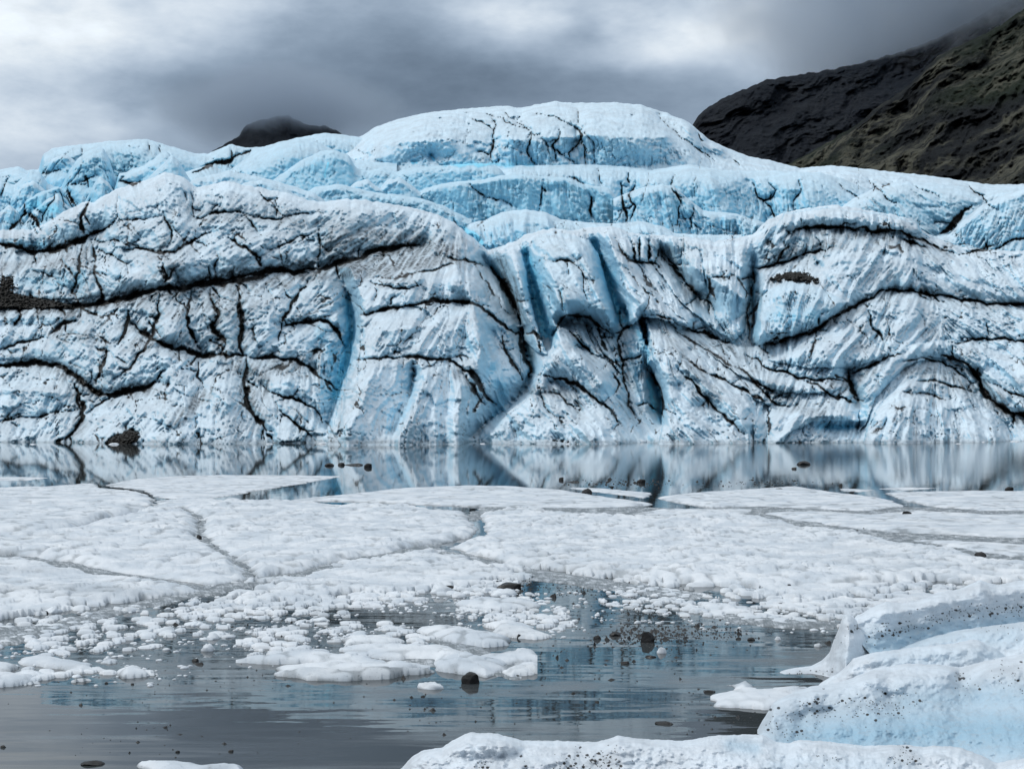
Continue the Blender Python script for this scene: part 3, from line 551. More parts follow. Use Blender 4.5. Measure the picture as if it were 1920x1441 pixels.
for k in range(16):
    ux, uy = G.sample(DX * sgn, sx_, sy_), G.sample(DY * sgn, sx_, sy_); sx_ -= 2.2 * ux; sy_ -= 2.2 * uy
    smear = np.maximum(smear, G.sample(dirt, sx_, sy_) * (1 - k / 16))
smear = smear * sstep(-.9, 1.3, fl2 + .8 * fl3)
streak = sstep(1.0, 2.1, fl3) * sstep(-.25, .35, fbm(G.U / 55, G.V / 45, 113, 3) + .18 * leftness)
dirt_shade = np.clip(dirt + .95 * minor * front_w + .4 * minor2 * front_w * (.4 + .6 * leftness), 0, 1)
speck = sstep(.25, .6, fbm(G.U / 5, G.V / 4, 101, 2)) * sstep(.05, .5, clump + .25 * halo) * front_w
fmix = sstep(-.35, .45, fbm(G.U / 80, G.V / 60, 111, 2)); flute = (fl1 * 1.7 - 3.4 * np.abs(fl2) - 2.2 * np.abs(fl3)) * (.3 + .9 * fmix) * (1 + .5 * sstep(880, 1050, G.U)) * (.4 + .6 * front_w) + fac * (1 - .5 * sstep(850, 1050, G.U)) * (.45 + .8 * sstep(-.3, .4, fbm(G.U / 95, G.V / 70, 85, 2))) * (.4 + .6 * front_w)
film_all = np.clip(film * (1.15 + .55 * fl3 + .4 * fl2) + halo * .7 * sstep(-1.2, 1.4, fl2 + fl1 * .5) + .8 * smear + .6 * streak * front_w * clean + speck * .45 * clean + minor * .2 * front_w
                   + .30 * sstep(.5, 2.2, fl1 + fl2) * front_w * clean + .12 * leftness * front_w * sstep(-.2, .5, clump) + .5 * clean * front_w * sstep(.05, .55, -fine) * (.35 + .65 * sstep(-.3, .4, clump)), 0, 1)
film_all = np.clip(film_all * .40 + .62 * film * np.clip(.85 + .45 * fl3 + .4 * fl2 + .5 * clump, 0, 2), 0, 1)
_lo = lambda v: [x for x in (v if isinstance(v, (list, tuple)) else [v])]
_a = []; _b = []
for v_, p_ in RW:
    vs = _lo(v_); vs = vs if len(vs) > 1 else vs * len(p_)
    _a.append(([max(x, -1.0) for x in vs], p_))
    if min(vs) < -1.9: _b.append(([min(0, x + 1.0) for x in vs], p_))
_ra = relief(-64, 1984, 340, 872, _a, 4, 150); _rb = relief(-64, 1984, 340, 872, _b, 4, 20)
def RELW(u, v): return _ra(u, v) * (1 - .42 * sstep(1380, 1480, u)) * (1 + .35 * sstep(560, 680, u) * sstep(1500, 1380, u)) + 1.25 * _rb(u, v)
ridge = lic(fbm(G.U / 34, G.V / 34, 451, 2), 26, 4.0)
ridge = (1 - np.abs(ridge)) * (.35 + .65 * sstep(560, 760, G.U)) * front_w

ICE = ice_material("glacier_ice", (.69, .795, .875), (.27, .61, .80), 2.2, .6, .14, .55)
glacier = empty("glacier", (0, 122, 0))
tag(glacier, "huge blue white glacier seamed with black cracks rising from the lake", "glacier")

SURF = {}
def block(name, crest, bottom, Yc, slope, mat, parent, rw=26, rd=5, rel=None, st=2.0, back=(20, 25), jit=1.6, seed=0,
          base_blue=.1, face_blue=.0, gl=True, label=None, fs=1.0, gr=1.0, lumps=None, crest_pow=.5, extra=None, loc=None, dark=1.0):
    """an ice mass: crest line seen against what lies behind, front face down to bottom, real slope and a back side"""
    u0, u1 = crest[0][0], crest[-1][0]
    cu = np.array([p[0] for p in crest], float); cv = np.array([p[1] for p in crest], float)
    u = np.arange(u0 - (400 if u0 <= -60 else 0), u1 + (400 if u1 >= 1980 else 0) + st * .5, st); um = mirror(u, u0, u1)   # runs on beyond both sides of the view
    vc = np.interp(um, cu, cv)
    k = np.exp(-np.linspace(-2, 2, 7) ** 2); k /= k.sum()
    vc = np.convolve(np.pad(vc, 3, mode='edge'), k, 'valid')
    jt = fbm(u / 16 + seed * 3.7, u * 0 + seed, seed + 5, 3) * jit * 1.6
    vb = np.interp(um, [p[0] for p in bottom], [p[1] for p in bottom]) if not isinstance(bottom, (int, float)) else np.full(u.shape, float(bottom))
    vb = np.maximum(vb, vc + 2)
    yc = np.interp(um, [p[0] for p in Yc], [p[1] for p in Yc]) if not isinstance(Yc, (int, float)) else np.full(u.shape, float(Yc))
    rows = max(8, int(np.max(vb - vc) / st))
    s = np.linspace(0, 1, rows) ** 1.05
    U = np.repeat(u[None], rows, 0); t = s[:, None] * (vb - vc)[None]; V = vc[None] + t + jt[None] * np.exp(-t / 9)
    tt = np.clip(t / (rw * (1 + .5 * fbm(u / 105, u * 0 + seed, seed + 6, 3))[None]), 0, 1)
    Y = yc[None] - slope * t - rd * np.sqrt(np.clip(1 - (1 - tt) ** 2, 0, 1))
    px = yc.mean() / F
    amp = sstep(0, 8, t)
    if rel is not None: Y = Y - rel(U, np.minimum(V, 824) if gl else V)
    SURF[name] = lambda uu, vv: np.interp(uu, u, yc) - slope * (vv - np.interp(uu, u, vc)) - rd - (rel(uu, vv) if rel is not None else 0)
    at_ = {}
    if gl:
        gvv = G.sample(groove, U, V)
        Y = Y + gr * gvv * px * 16
        Y = Y - fs * amp * px * (G.sample(flute, U, V) + 6.5 * G.sample(ridge, U, V) + G.sample(fine, U, V) * 6 + G.sample(clump, U, V) * 4 - G.sample(pillow, U, V) * 13 - G.sample(minor, U, V) * 6 - G.sample(minor2, U, V) * 3.5)
        at_['dirt'] = G.sample(dirt_shade, U, V) * dark; at_['film'] = np.clip(G.sample(film_all, U, V) * dark + .5 * np.exp(-((V - 829) / 4.5) ** 2), 0, 1)
        fb = face_blue * sstep(4, rw * 1.6, t + 14 * fbm(U / 40, V / 30, seed + 70, 3))
        at_['blue'] = np.clip(base_blue + fb + G.sample(blue, U, V) + (.9 * sstep(-2.5, -6.5, rel(U, V)) if name == 'ice_wall' else 0), 0, 1.3)
    if lumps is not None: Y = Y - lumps(U, V) * amp
    if extra is not None: at_.update(extra(U, V, t))
    P = at(U, V, Y)
    # back side, falling away behind the crest
    nb = 8; q = np.linspace(1, 0, nb, endpoint=False)[:, None]
    Yb = yc[None] + q ** 1.4 * back[0] - (rel(U[:1], V[:1]) if rel is not None else 0)
    Vb = vc[None] + jt[None] + q ** 1.2 * back[1]
    PB = at(np.repeat(u[None], nb, 0), Vb, Yb)
    A = np.concatenate([PB, P], 0)
    for kx in at_: at_[kx] = np.concatenate([np.repeat(at_[kx][:1], nb, 0), at_[kx]], 0)
    r, c = A.shape[:2]
    o = link_mesh(name, A.reshape(-1, 3), grid_faces(r, c), mat, parent, loc if loc else (tuple(parent.location) if parent else (0, 0, 0)), at_)
    if label: o['label'] = label
    return o

# --- far to near
block("ice_ridge", [(-64,322),(0,318),(20,314),(37,312),(50,319),(73,318),(80,290),(100,277),(150,271),(200,265),(233,263),(273,260),(313,272),(367,288),(390,288),(433,270),(460,277),(493,275),(540,262),(607,249),(650,253),(700,262)],
      400, 255, .05, ICE, glacier, 30, 8, seed=1, base_blue=.32, face_blue=.2, back=(60, 12))
block("ice_dome", [(600,300),(640,272),(680,254),(700,240),(740,225),(800,211),(880,203),(950,198),(975,203),(1000,197),(1040,190),(1075,193),(1150,192),(1200,196),(1250,212),(1290,228),(1330,262),(1370,280),(1400,292),(1450,302),(1500,315),(1560,310),(1620,316),(1700,325),(1750,330),(1800,338),(1860,346),(1920,345),(1984,343)],
      440, 262, .12, ICE, glacier, 80, 22, seed=2, fs=1.5, base_blue=.15, face_blue=.16, back=(90, 10), label="smooth blue summit dome of the glacier",
      rel=relief(-64, 1984, 170, 460, [(0, [(0, 458), (1900, 458)]), (4, [(960, 262), (1100, 255), (1250, 258)]), (3, [(700, 270), (850, 262)]), (-3, [(720, 310), (1000, 310), (1290, 312)]), (-3, [(1240, 215), (1300, 275), (1360, 300)]), (3, [(1270, 215), (1350, 280)]), (-2.5, [(925, 215), (925, 300)]), (-2, [(1080, 240), (1075, 305)]), (-3.5, [(773, 301), (779, 303)]), (-3.5, [(808, 291), (812, 298)])], 4, 60))
block("ice_ridge", [(330,330),(360,318),(395,308),(420,320),(432,318),(470,290),(520,268),(560,259),(590,264),(640,288),(668,300),(700,302),(745,305)], 400, 235, .05, ICE, glacier, 40, 8, seed=3, base_blue=.35, face_blue=.2)
block("ice_ridge", [(500,345),(530,325),(560,303),(600,284),(625,280),(655,292),(668,315),(690,320),(715,315),(745,322),(760,316),(800,312),(850,309),(890,306),(920,307),(940,318),(950,332),(960,345)], 400, 222, .05, ICE, glacier, 16, 3, seed=4, base_blue=.42, face_blue=.2)
block("ice_ridge", [(900,345),(930,318),(960,311),(1020,310),(1100,308),(1180,313),(1220,319),(1290,308),(1350,318),(1450,320),(1540,324),(1580,335),(1620,352),(1680,372),(1760,385)], 450, 228, .06, ICE, glacier, 40, 8, seed=5, base_blue=.3, face_blue=.18,
      rel=relief(880, 1780, 290, 470, [(0, [(880, 470), (1780, 470)]), (3, [(1330, 322), (1350, 400)]), (-3, [(1400, 340), (1440, 420)]), (3, [(1500, 335), (1530, 420)]), (-2, [(1185, 340), (1185, 420)]), (2, [(1230, 335), (1235, 420)])], 4, 60))
block("ice_ridge", [(1560,400),(1600,372),(1640,352),(1680,340),(1740,342),(1800,350),(1850,358),(1900,350),(1984,346)], 450, 215, .05, ICE, glacier, 30, 7, seed=6, base_blue=.22, face_blue=.1)
block("ice_ridge", [(770,372),(800,352),(830,344),(860,340),(900,337),(940,329),(970,327),(1010,330),(1060,333),(1095,345),(1140,352),(1155,366),(1168,390),(1180,420)], 450, 205, .02, ICE, glacier, 10, 3, seed=7, base_blue=.42, face_blue=.12)
block("ice_ridge", [(1150,372),(1200,352),(1240,345),(1265,350),(1290,372),(1320,395),(1380,400),(1440,420),(1500,440)], 470, 200, .04, ICE, glacier, 14, 4, seed=8, base_blue=.34, face_blue=.12)
block("ice_ridge", [(560,372),(590,350),(640,345),(665,352),(700,360),(745,365),(790,372),(830,385),(870,405),(885,412)], 440, 195, .05, ICE, glacier, 12, 3, seed=9, base_blue=.40, face_blue=.15)
block("ice_pinnacle", [(-64,345),(0,340),(30,345),(48,330),(58,318),(75,322),(90,345),(115,352),(130,318),(150,292),(175,279),(192,277),(205,296),(212,322),(220,345),(230,372)], 450, 205, .05, ICE, glacier, 22, 5, jit=3.2, seed=10, base_blue=.38, face_blue=.2)
block("ice_pinnacle", [(215,355),(222,326),(265,312),(312,282),(320,290),(340,312),(352,335),(370,350),(390,372)], 450, 198, .05, ICE, glacier, 16, 4, jit=3.2, seed=11, base_blue=.36, face_blue=.15)
block("ice_pinnacle", [(240,372),(268,342),(300,312),(322,291),(335,300),(345,318),(360,342),(380,365)], 450, 188, .05, ICE, glacier, 14, 4, jit=3.2, seed=12, base_blue=.34, face_blue=.12)
block("ice_pinnacle", [(-64,385),(-20,372),(15,400),(32,398),(50,375),(80,358),(112,349),(124,372),(135,388),(150,385),(165,400)], 470, 182, .04, ICE, glacier, 8, 2, jit=3.2, seed=13, base_blue=.55, face_blue=.15)
block("ice_ridge", [(345,350),(365,335),(395,328),(430,320),(450,324),(480,330),(520,340),(560,352),(590,362),(620,385)], 450, 180, .05, ICE, glacier, 12, 3, seed=14, base_blue=.28, face_blue=.12)
block("ice_ridge", [(860,450),(880,418),(905,414),(940,398),(980,392),(1020,397),(1050,410),(1090,416),(1150,419),(1200,414),(1245,425),(1265,437),(1320,440),(1390,440)], 520, 178, .06, ICE, glacier, 30, 6, seed=15, base_blue=.28, face_blue=.15)
block("ice_ridge", [(1690,462),(1730,445),(1780,440),(1800,418),(1838,386),(1880,366),(1920,354),(1984,345)], 520, 176, .05, ICE, glacier, 14, 4, seed=16, base_blue=.2, face_blue=.1)
for pl, Yc, sd_ in [([(-64,402),(-30,380),(0,398),(18,384),(34,396),(44,420)], 178, 31), ([(40,428),(62,396),(90,372),(108,362),(120,380),(150,402),(160,420)], 172, 32), ([(150,395),(172,352),(188,330),(206,345),(222,372),(240,380)], 176, 33), ([(205,382),(232,352),(262,345),(290,350),(305,335),(326,326),(345,345),(362,362)], 168, 34), ([(80,330),(96,300),(118,288),(140,300),(158,318),(175,330)], 214, 35),
    ([(20,372),(44,345),(62,338),(80,352),(100,372)], 192, 36), ([(440,352),(470,338),(500,340),(530,352),(560,368)], 172, 37), ([(640,362),(668,340),(690,336),(712,352),(735,366)], 200, 38), ([(705,360),(728,336),(748,332),(770,345),(790,362)], 201, 39)]:
    block("ice_pinnacle", pl, 450, Yc, .05, ICE, glacier, 9, 2.5, jit=2.6, seed=sd_, base_blue=.3, face_blue=.2, back=(8, 25))
# the cracked wall that stands in the lake
block("ice_wall", [(-64,432),(0,431),(60,430),(90,416),(120,396),(165,376),(176,380),(200,363),(240,346),(280,336),(310,322),(340,330),(370,352),(400,345),(425,338),(450,345),(490,352),(540,362),(580,376),(610,378),(640,373),(690,375),(740,384),(780,390),(820,402),(850,416),(870,432),(895,452),(915,470),(935,462),(960,455),(985,440),(1010,432),(1040,428),(1075,432),(1110,425),(1150,424),(1180,436),(1220,440),(1260,442),(1300,446),(1340,452),(1380,446),(1410,440),(1440,411),(1480,396),(1540,386),(1570,384),(1640,396),(1700,408),(1722,418),(1728,432),(1760,448),(1800,462),(1850,468),(1900,470),(1984,465)],
      858, 158, .079, ICE, glacier, 26, 4, rel=RELW, seed=17, jit=3.0, base_blue=.03, face_blue=.02, st=1.9, fs=1.25, label="cracked dirty front wall of the glacier standing in the lake")

def inside(px, py, poly):
    r = np.zeros(px.shape, bool); n = len(poly)
    for k in range(n):
        (ax, ay), (bx, by) = poly[k], poly[(k + 1) % n]
        c = ((ay > py) != (by > py)) & (px < (bx - ax) * (py - ay) / (by - ay + 1e-12) + ax); r ^= c
    return r


def plate(name, poly, blends, off, L, thick=3.0, bulge=1.0, st=1.9, jag=3.0, seed=0, label=None, base_blue=.04):
    """a slab, tower or lip of ice standing proud of the wall behind it, with free edges of real thickness"""
    pu = [p[0] for p in poly]; pv = [p[1] for p in poly]
    U, V = np.meshgrid(np.arange(min(pu) - 8, max(pu) + 8, st), np.arange(min(pv) - 8, max(pv) + 8, st))
    UJ = U + fbm(U / 18, V / 18, seed + 300, 4) * jag * 2.2; VJ = V + fbm(U / 18, V / 18, seed + 301, 4) * jag * 2.2
    d = np.full(U.shape, 99.)
    for k in range(len(poly)): d = np.minimum(d, seg_dist(UJ, VJ, *poly[k], *poly[(k + 1) % len(poly)]))
    d = np.where(inside(UJ, VJ, poly), d, -d)
    db = np.full(U.shape, 999.)
    for ln in blends:
        for k in range(len(ln) - 1): db = np.minimum(db, seg_dist(U, V, *ln[k], *ln[k + 1]))
    o_ = off * sstep(0, L, db)
    px = 140 / F
    Y = SURF["ice_wall"](U, np.minimum(V, 858)) + RELW(U, V) - RELW(U, np.minimum(V, 824))
    Y = Y + .9 * G.sample(groove, U, V) * px * 16
    Y = Y - 1.25 * px * (G.sample(flute, U, V) + 6.5 * G.sample(ridge, U, V) + G.sample(fine, U, V) * 6 + G.sample(clump, U, V) * 4 - G.sample(pillow, U, V) * 13 - G.sample(minor, U, V) * 6 - G.sample(minor2, U, V) * 3.5)
    e = 1 - np.exp(-np.clip(d, 0, 99) / 7.0)
    Y = Y - o_ * (1 - .35 * (1 - e)) - bulge * e * sstep(0, L * .7, db) + .5 * (1 - sstep(0, L, db))
    Y = np.where(d > 0, Y, Y + thick)
    k = d > 0; keep = k[:-1, :-1] | k[1:, :-1] | k[1:, 1:] | k[:-1, 1:]
    at_ = {'dirt': G.sample(dirt_shade, U, V), 'film': np.clip(G.sample(film_all, U, V) + .5 * np.exp(-((V - 829) / 4.5) ** 2), 0, 1), 'blue': np.clip(base_blue + G.sample(blue, U, V) * .6 + np.where(d > 0, 0, .7), 0, 1.2)}
    Vv, Fc, at_ = compact(at(U, V, Y).reshape(-1, 3), grid_faces(*U.shape, keep=keep), at_)
    o = link_mesh(name, Vv, Fc, ICE, glacier, tuple(glacier.location), at_)
    if label: o['label'] = label
    return o
plate("ice_lip", [(-64,470),(100,500),(250,470),(450,430),(640,420),(760,436),(812,446),(780,452),(700,463),(640,479),(580,496),(500,501),(420,517),(350,528),(280,538),(200,554),(130,563),(60,560),(-64,545)], [[(-64,440),(100,480),(250,450),(450,410),(640,400),(812,440)]], .45, 60, .9, .3, seed=1)
plate("ice_lip", [(-64,600),(180,600),(230,640),(285,700),(262,717),(230,728),(200,732),(180,727),(160,714),(145,697),(120,683),(85,675),(40,674),(-64,674)], [[(-64,590),(180,590),(240,640),(300,710)]], .45, 50, .9, .35, seed=2)
plate("ice_buttress", [(668,530),(671,590),(667,650),(650,710),(632,770),(610,835),(608,858),(900,858),(900,825),(925,790),(960,765),(990,706),(984,650),(974,600),(955,555),(930,517),(912,492),(860,480),(800,468),(720,485),(680,512)], [[(668,518),(720,480),(800,462),(860,474),(914,488)], [(905,858),(905,825),(930,790),(965,765)]], 2.6, 70, 4.5, .8, seed=3, label="broad pyramid shaped ice buttress left of the central crevasses")
plate("ice_fin", [(938,474),(955,462),(972,455),(981,480),(990,535),(1001,585),(1012,625),(1027,664),(1008,662),(985,640),(976,600),(962,550),(948,505)], [[(938,474),(965,455)]], 4.5, 60, 5, .8, seed=4, jag=2)
plate("ice_tower", [(990,466),(1000,445),(1040,432),(1075,440),(1108,450),(1124,480),(1138,530),(1153,580),(1167,624),(1152,641),(1130,613),(1105,601),(1062,593),(1040,630),(1030,620),(1014,565),(1004,510)], [[(985,455),(1000,438),(1040,427),(1108,440)], [(1045,640),(1062,600),(1105,608),(1132,620),(1152,645)]], 3.0, 40, 4.5, .6, seed=5, jag=2, label="square ice tower between two deep blue crevasses", base_blue=.14)
plate("ice_tower", [(1140,442),(1165,447),(1200,500),(1250,560),(1292,612),(1240,599),(1204,593),(1182,614),(1177,570),(1166,520),(1150,480)], [[(1168,440),(1210,500),(1260,560),(1300,612)]], 4.0, 45, 5, .8, seed=6, jag=2)
plate("ice_buttress", [(1046,612),(1060,632),(1090,657),(1130,690),(1170,725),(1200,790),(1232,804),(1232,858),(896,858),(903,825),(938,790),(975,763),(1000,735),(1020,690),(1038,650)], [[(1140,685),(1180,725),(1210,790),(1240,858)]], 4.0, 70, 4, .8, seed=7, label="low pointed ice ridge fanning out to the waterline")
plate("ice_prow", [(1194,594),(1212,600),(1280,640),(1350,700),(1420,745),(1440,790),(1440,858),(1230,858),(1240,806),(1250,755),(1238,705),(1218,650)], [[(1212,596),(1290,636),(1360,692),(1430,740),(1446,790),(1446,858)]], 4.5, 60, 6, .8, seed=8, jag=2, label="sharp ice prow beside the narrow blue cave")
plate("ice_slab", [(1410,645),(1414,590),(1427,555),(1442,541),(1480,522),(1530,534),(1592,564),(1570,588),(1540,610),(1500,626),(1460,638),(1430,644)], [[(1440,535),(1480,516),(1530,528),(1600,560)]], 2.4, 30, 2.5, 1.2, seed=9, jag=1.6, base_blue=.2)
plate("ice_lip", [(1442,470),(1448,440),(1470,402),(1540,390),(1640,400),(1720,418),(1728,436),(1700,438),(1640,432),(1600,427),(1550,422),(1510,424),(1492,428),(1484,444),(1478,470),(1460,492)], [[(1436,480),(1440,411),(1480,396),(1540,386),(1640,396),(1726,416)]], 1.0, 22, 1.3, .3, seed=10, jag=2)
plate("ice_lip", [(1590,572),(1565,545),(1515,500),(1540,477),(1580,465),(1620,461),(1700,480),(1800,519),(1984,560),(1984,573),(1850,567),(1800,558),(1750,549),(1710,540),(1680,537),(1650,542),(1620,559)], [[(1590,572),(1560,545),(1508,500),(1540,472),(1620,456),(1700,474),(1800,512),(1984,552)]], .5, 26, .9, .3, seed=11, jag=2)
plate("ice_fold", [(1608,812),(1612,765),(1640,720),(1670,670),(1690,652),(1720,642),(1780,638),(1850,648),(1984,690),(1984,800),(1895,770),(1868,755),(1845,728),(1832,702),(1800,678),(1760,670),(1712,682),(1672,712),(1642,747),(1626,792)], [[(1850,640),(1984,682)], [(1984,690),(1984,800)]], 1.2, 40, 2, .4, seed=12, jag=2)
plate("ice_fold", [(1640,770),(1665,742),(1700,712),(1740,698),(1780,703),(1820,735),(1850,765),(1890,800),(1905,858),(1850,858),(1700,858),(1640,858)], [], 1.1, 40, 1.5, .3, seed=13, jag=2)
plate("ice_mound", [(1610,858),(1622,812),(1640,780),(1668,757),(1702,742),(1742,738),(1790,747),(1842,778),(1882,812),(1900,858)], [], 2.2, 30, 2.5, .8, seed=14, jag=2, label="rounded ice mound at the waterline on the right")

for k, (pl, bl, of, nm) in enumerate([
 ([(1072,600),(1090,598),(1118,640),(1136,674),(1110,662),(1085,630)], [], 1.0, "ice_fin"), ([(1105,606),(1122,612),(1145,650),(1160,692),(1140,676),(1118,640)], [], 1.2, "ice_fin"), ([(1130,618),(1146,630),(1160,660),(1165,692),(1150,670)], [], 1.2, "ice_fin"),
 ([(1157,446),(1178,440),(1191,478),(1181,485),(1166,470)], [[(1150,442),(1182,436)]], 1.6, "ice_block"), ([(1182,442),(1197,444),(1197,489),(1190,485)], [[(1180,438),(1200,440)]], 1.6, "ice_block"), ([(1200,441),(1216,443),(1213,491),(1200,490)], [[(1198,437),(1218,439)]], 1.6, "ice_block"), ([(1220,444),(1239,450),(1231,493),(1217,490)], [[(1218,440),(1242,446)]], 1.6, "ice_block"),
 ([(1275,470),(1310,465),(1318,500),(1324,540),(1300,549),(1284,520)], [[(1272,464),(1312,460)]], 1.8, "ice_block"), ([(1315,482),(1350,478),(1390,505),(1402,560),(1396,620),(1372,642),(1345,600),(1331,560),(1322,520)], [[(1312,476),(1352,472),(1396,500)]], 2.2, "ice_block"),
 ([(1196,492),(1212,500),(1250,552),(1302,602),(1290,607),(1240,566)], [[(1214,496),(1256,548),(1306,600)]], 1.2, "ice_slat"), ([(1228,500),(1250,505),(1300,555),(1350,600),(1382,641),(1340,619),(1280,571)], [[(1252,501),(1304,550),(1356,598),(1388,640)]], 1.3, "ice_slat"),
 ([(1262,650),(1300,668),(1400,730),(1475,752),(1440,760),(1350,723)], [[(1262,646),(1302,662),(1404,724),(1478,746)]], 1.2, "ice_slat"), ([(1256,690),(1290,700),(1350,768),(1402,818),(1356,814),(1300,747)], [[(1292,696),(1356,764),(1408,816)]], 1.3, "ice_slat"), ([(1290,630),(1400,688),(1500,710),(1592,716),(1560,737),(1470,736),(1380,702)], [[(1290,626),(1402,682),(1500,704),(1594,712)]], 1.2, "ice_slat"),
 ([(1440,770),(1500,756),(1560,752),(1606,770),(1612,790),(1560,788),(1520,792),(1480,812),(1450,858),(1436,858)], [[(1440,766),(1500,750),(1606,766)]], 1.6, "ice_lip"),
 ([(1450,660),(1520,640),(1600,600),(1620,580),(1640,640),(1664,664),(1600,690),(1520,690),(1440,676)], [[(1450,655),(1520,634),(1600,594),(1622,574)]], 1.0, "ice_slab"), ([(700,690),(772,684),(764,742),(728,812),(716,858),(620,858),(640,770)], [[(640,690),(700,684),(776,680)],[(620,858),(640,770),(680,690)]], 1.4, "ice_spur"), ([(786,690),(860,700),(850,780),(858,858),(744,858),(748,812),(776,745)], [[(780,684),(864,694)]], 1.4, "ice_spur"),
 ([(905,800),(940,772),(1000,742),(1060,770),(1110,815),(1120,858),(890,858)], [[(1000,738),(1064,766),(1116,812)]], 1.3, "ice_spur")]):
    plate(nm, pl, bl, of, 26, 1.6, .35, seed=20 + k, jag=2.0)

# gravel heaps lying on the ice
def gravel_material():
    m, nt = newmat("wet_gravel"); b = NB(nt); P = b.pos()
    v = b.n('ShaderNodeTexVoronoi'); b.L.new(P, v.inputs['Vector']); v.inputs['Scale'].default_value = 4.5
    col = b.mix(b.noise(P, 3, 4), (.004, .004, .004, 1), (.028, .026, .022, 1))
    b.out(col, .7, b.bump(v.outputs['Distance'], .9, .12), .3); return m
GRAVEL = gravel_material()
def heap(poly, label, seed, off=.25, HO=0.0):
    """sediment lying on the front wall, following its surface"""
    pu = [p[0] for p in poly]; pv = [p[1] for p in poly]
    U, V = np.meshgrid(np.arange(min(pu) - 6, max(pu) + 6, 1.3), np.arange(min(pv) - 5, max(pv) + 5, 1.0))
    UJ = U + fbm(U / 9, V / 6, seed, 4, .65) * 16; VJ = V + fbm(U / 8, V / 6, seed + 1, 4, .65) * 9
    d = np.full(U.shape, 99.)
    for k in range(len(poly)): d = np.minimum(d, seg_dist(UJ, VJ, *poly[k], *poly[(k + 1) % len(poly)]))
    d = np.where(inside(UJ, VJ, poly), d, -d)
    Y = SURF["ice_wall"](U, V) - np.where(d > 0, off + HO + .55 * (1 - np.exp(-np.clip(d, 0, 50) / 5)) + .8 * fbm(U / 5.0, V / 3.4, seed + 2, 3, .75), -1.2)
    k = d > 0; keep = k[:-1, :-1] | k[1:, :-1] | k[1:, 1:] | k[:-1, 1:]
    Vv, Fc, _ = compact(at(U, V, Y).reshape(-1, 3), grid_faces(*U.shape, keep=keep), {})
    c = Vv.mean(0); return tag(link_mesh("gravel_heap", Vv, Fc, GRAVEL, None, (float(c[0]), float(c[1]), float(Vv[:, 2].min()))), label, "gravel heap")
# ---------------------------------------------------------------- mountains
def rock_material(name, rock, moss, k, veg=(.012, .018, .010, 1)):
    m, nt = newmat(name); b = NB(nt); P = b.pos()
    n1 = b.noise(P, .016, 8, .65); n2 = b.noise(P, .09, 6, .7); n3 = b.noise(P, .006, 4, .5)
    mk = b.math('MULTIPLY', b.rng(n1, .45, .60), b.rng(n2, .38, .56))
    col = b.mix(n2, tuple(c * .45 for c in rock) + (1,), rock + (1,))
    col = b.mix(b.math('MULTIPLY', b.rng(n3, .42, .6), .8), col, veg)
    col = b.mix(b.math('MULTIPLY', mk, k), col, moss + (1,))
    b.out(col, .95, b.bump(n2, .5, 6.0), .1); return m
def mountain(name, crest, bottom, Y, slope, mat, seed, lean, amp):
    def lum(U, V):
        a = math.radians(lean); x = U * math.cos(a) + V * math.sin(a); y = -U * math.sin(a) + V * math.cos(a)
        x = x + 30 * fbm(U / 90, V / 90, seed + 3, 3); y = y + 26 * fbm(U / 70, V / 70, seed + 4, 3)
        g = 1 - np.abs(fbm(x / 260, y / 95, seed, 6, .58)) * 2.4
        return amp * 1.1 * g + amp * .4 * fbm(U / 26, V / 20, seed + 9, 5, .62)
    o = block(name, crest, bottom, Y, slope, mat, None, 20, 10, gl=False, seed=seed, jit=3.0, st=2.2, back=(400, 60), lumps=lum)
    tag(o, kind='structure'); return o
ROCKB = rock_material("dark_rock", (.012, .015, .021), (.022, .025, .029), .45, (.009, .012, .017, 1))
ROCKF = rock_material("mossy_rock", (.010, .012, .014), (.075, .075, .058), 1.0)
mountain("mountain", [(1280,262),(1305,224),(1320,206),(1345,190),(1375,175),(1400,166),(1425,154),(1450,147),(1500,140),(1560,130),(1620,117),(1680,100),(1720,87),(1760,70),(1820,40),(1900,-10),(1990,-70)], 400, 1700, 1.6, ROCKB, 31, -35, 40)
mountain("mountain", [(1430,335),(1480,306),(1520,286),(1560,262),(1610,232),(1640,204),(1665,188),(1700,163),(1730,134),(1760,104),(1800,85),(1850,62),(1880,45),(1920,16),(1990,-45)], 430, 1250, 1.5, ROCKF, 37, -40, 40)
mountain("mountain", [(370,300),(400,283),(430,265),(448,256),(456,240),(470,230),(500,222),(538,215),(556,224),(572,232),(580,236),(610,235),(635,248),(660,258),(700,275)], 330, 1500, 1.5, ROCKB, 43, 30, 25)

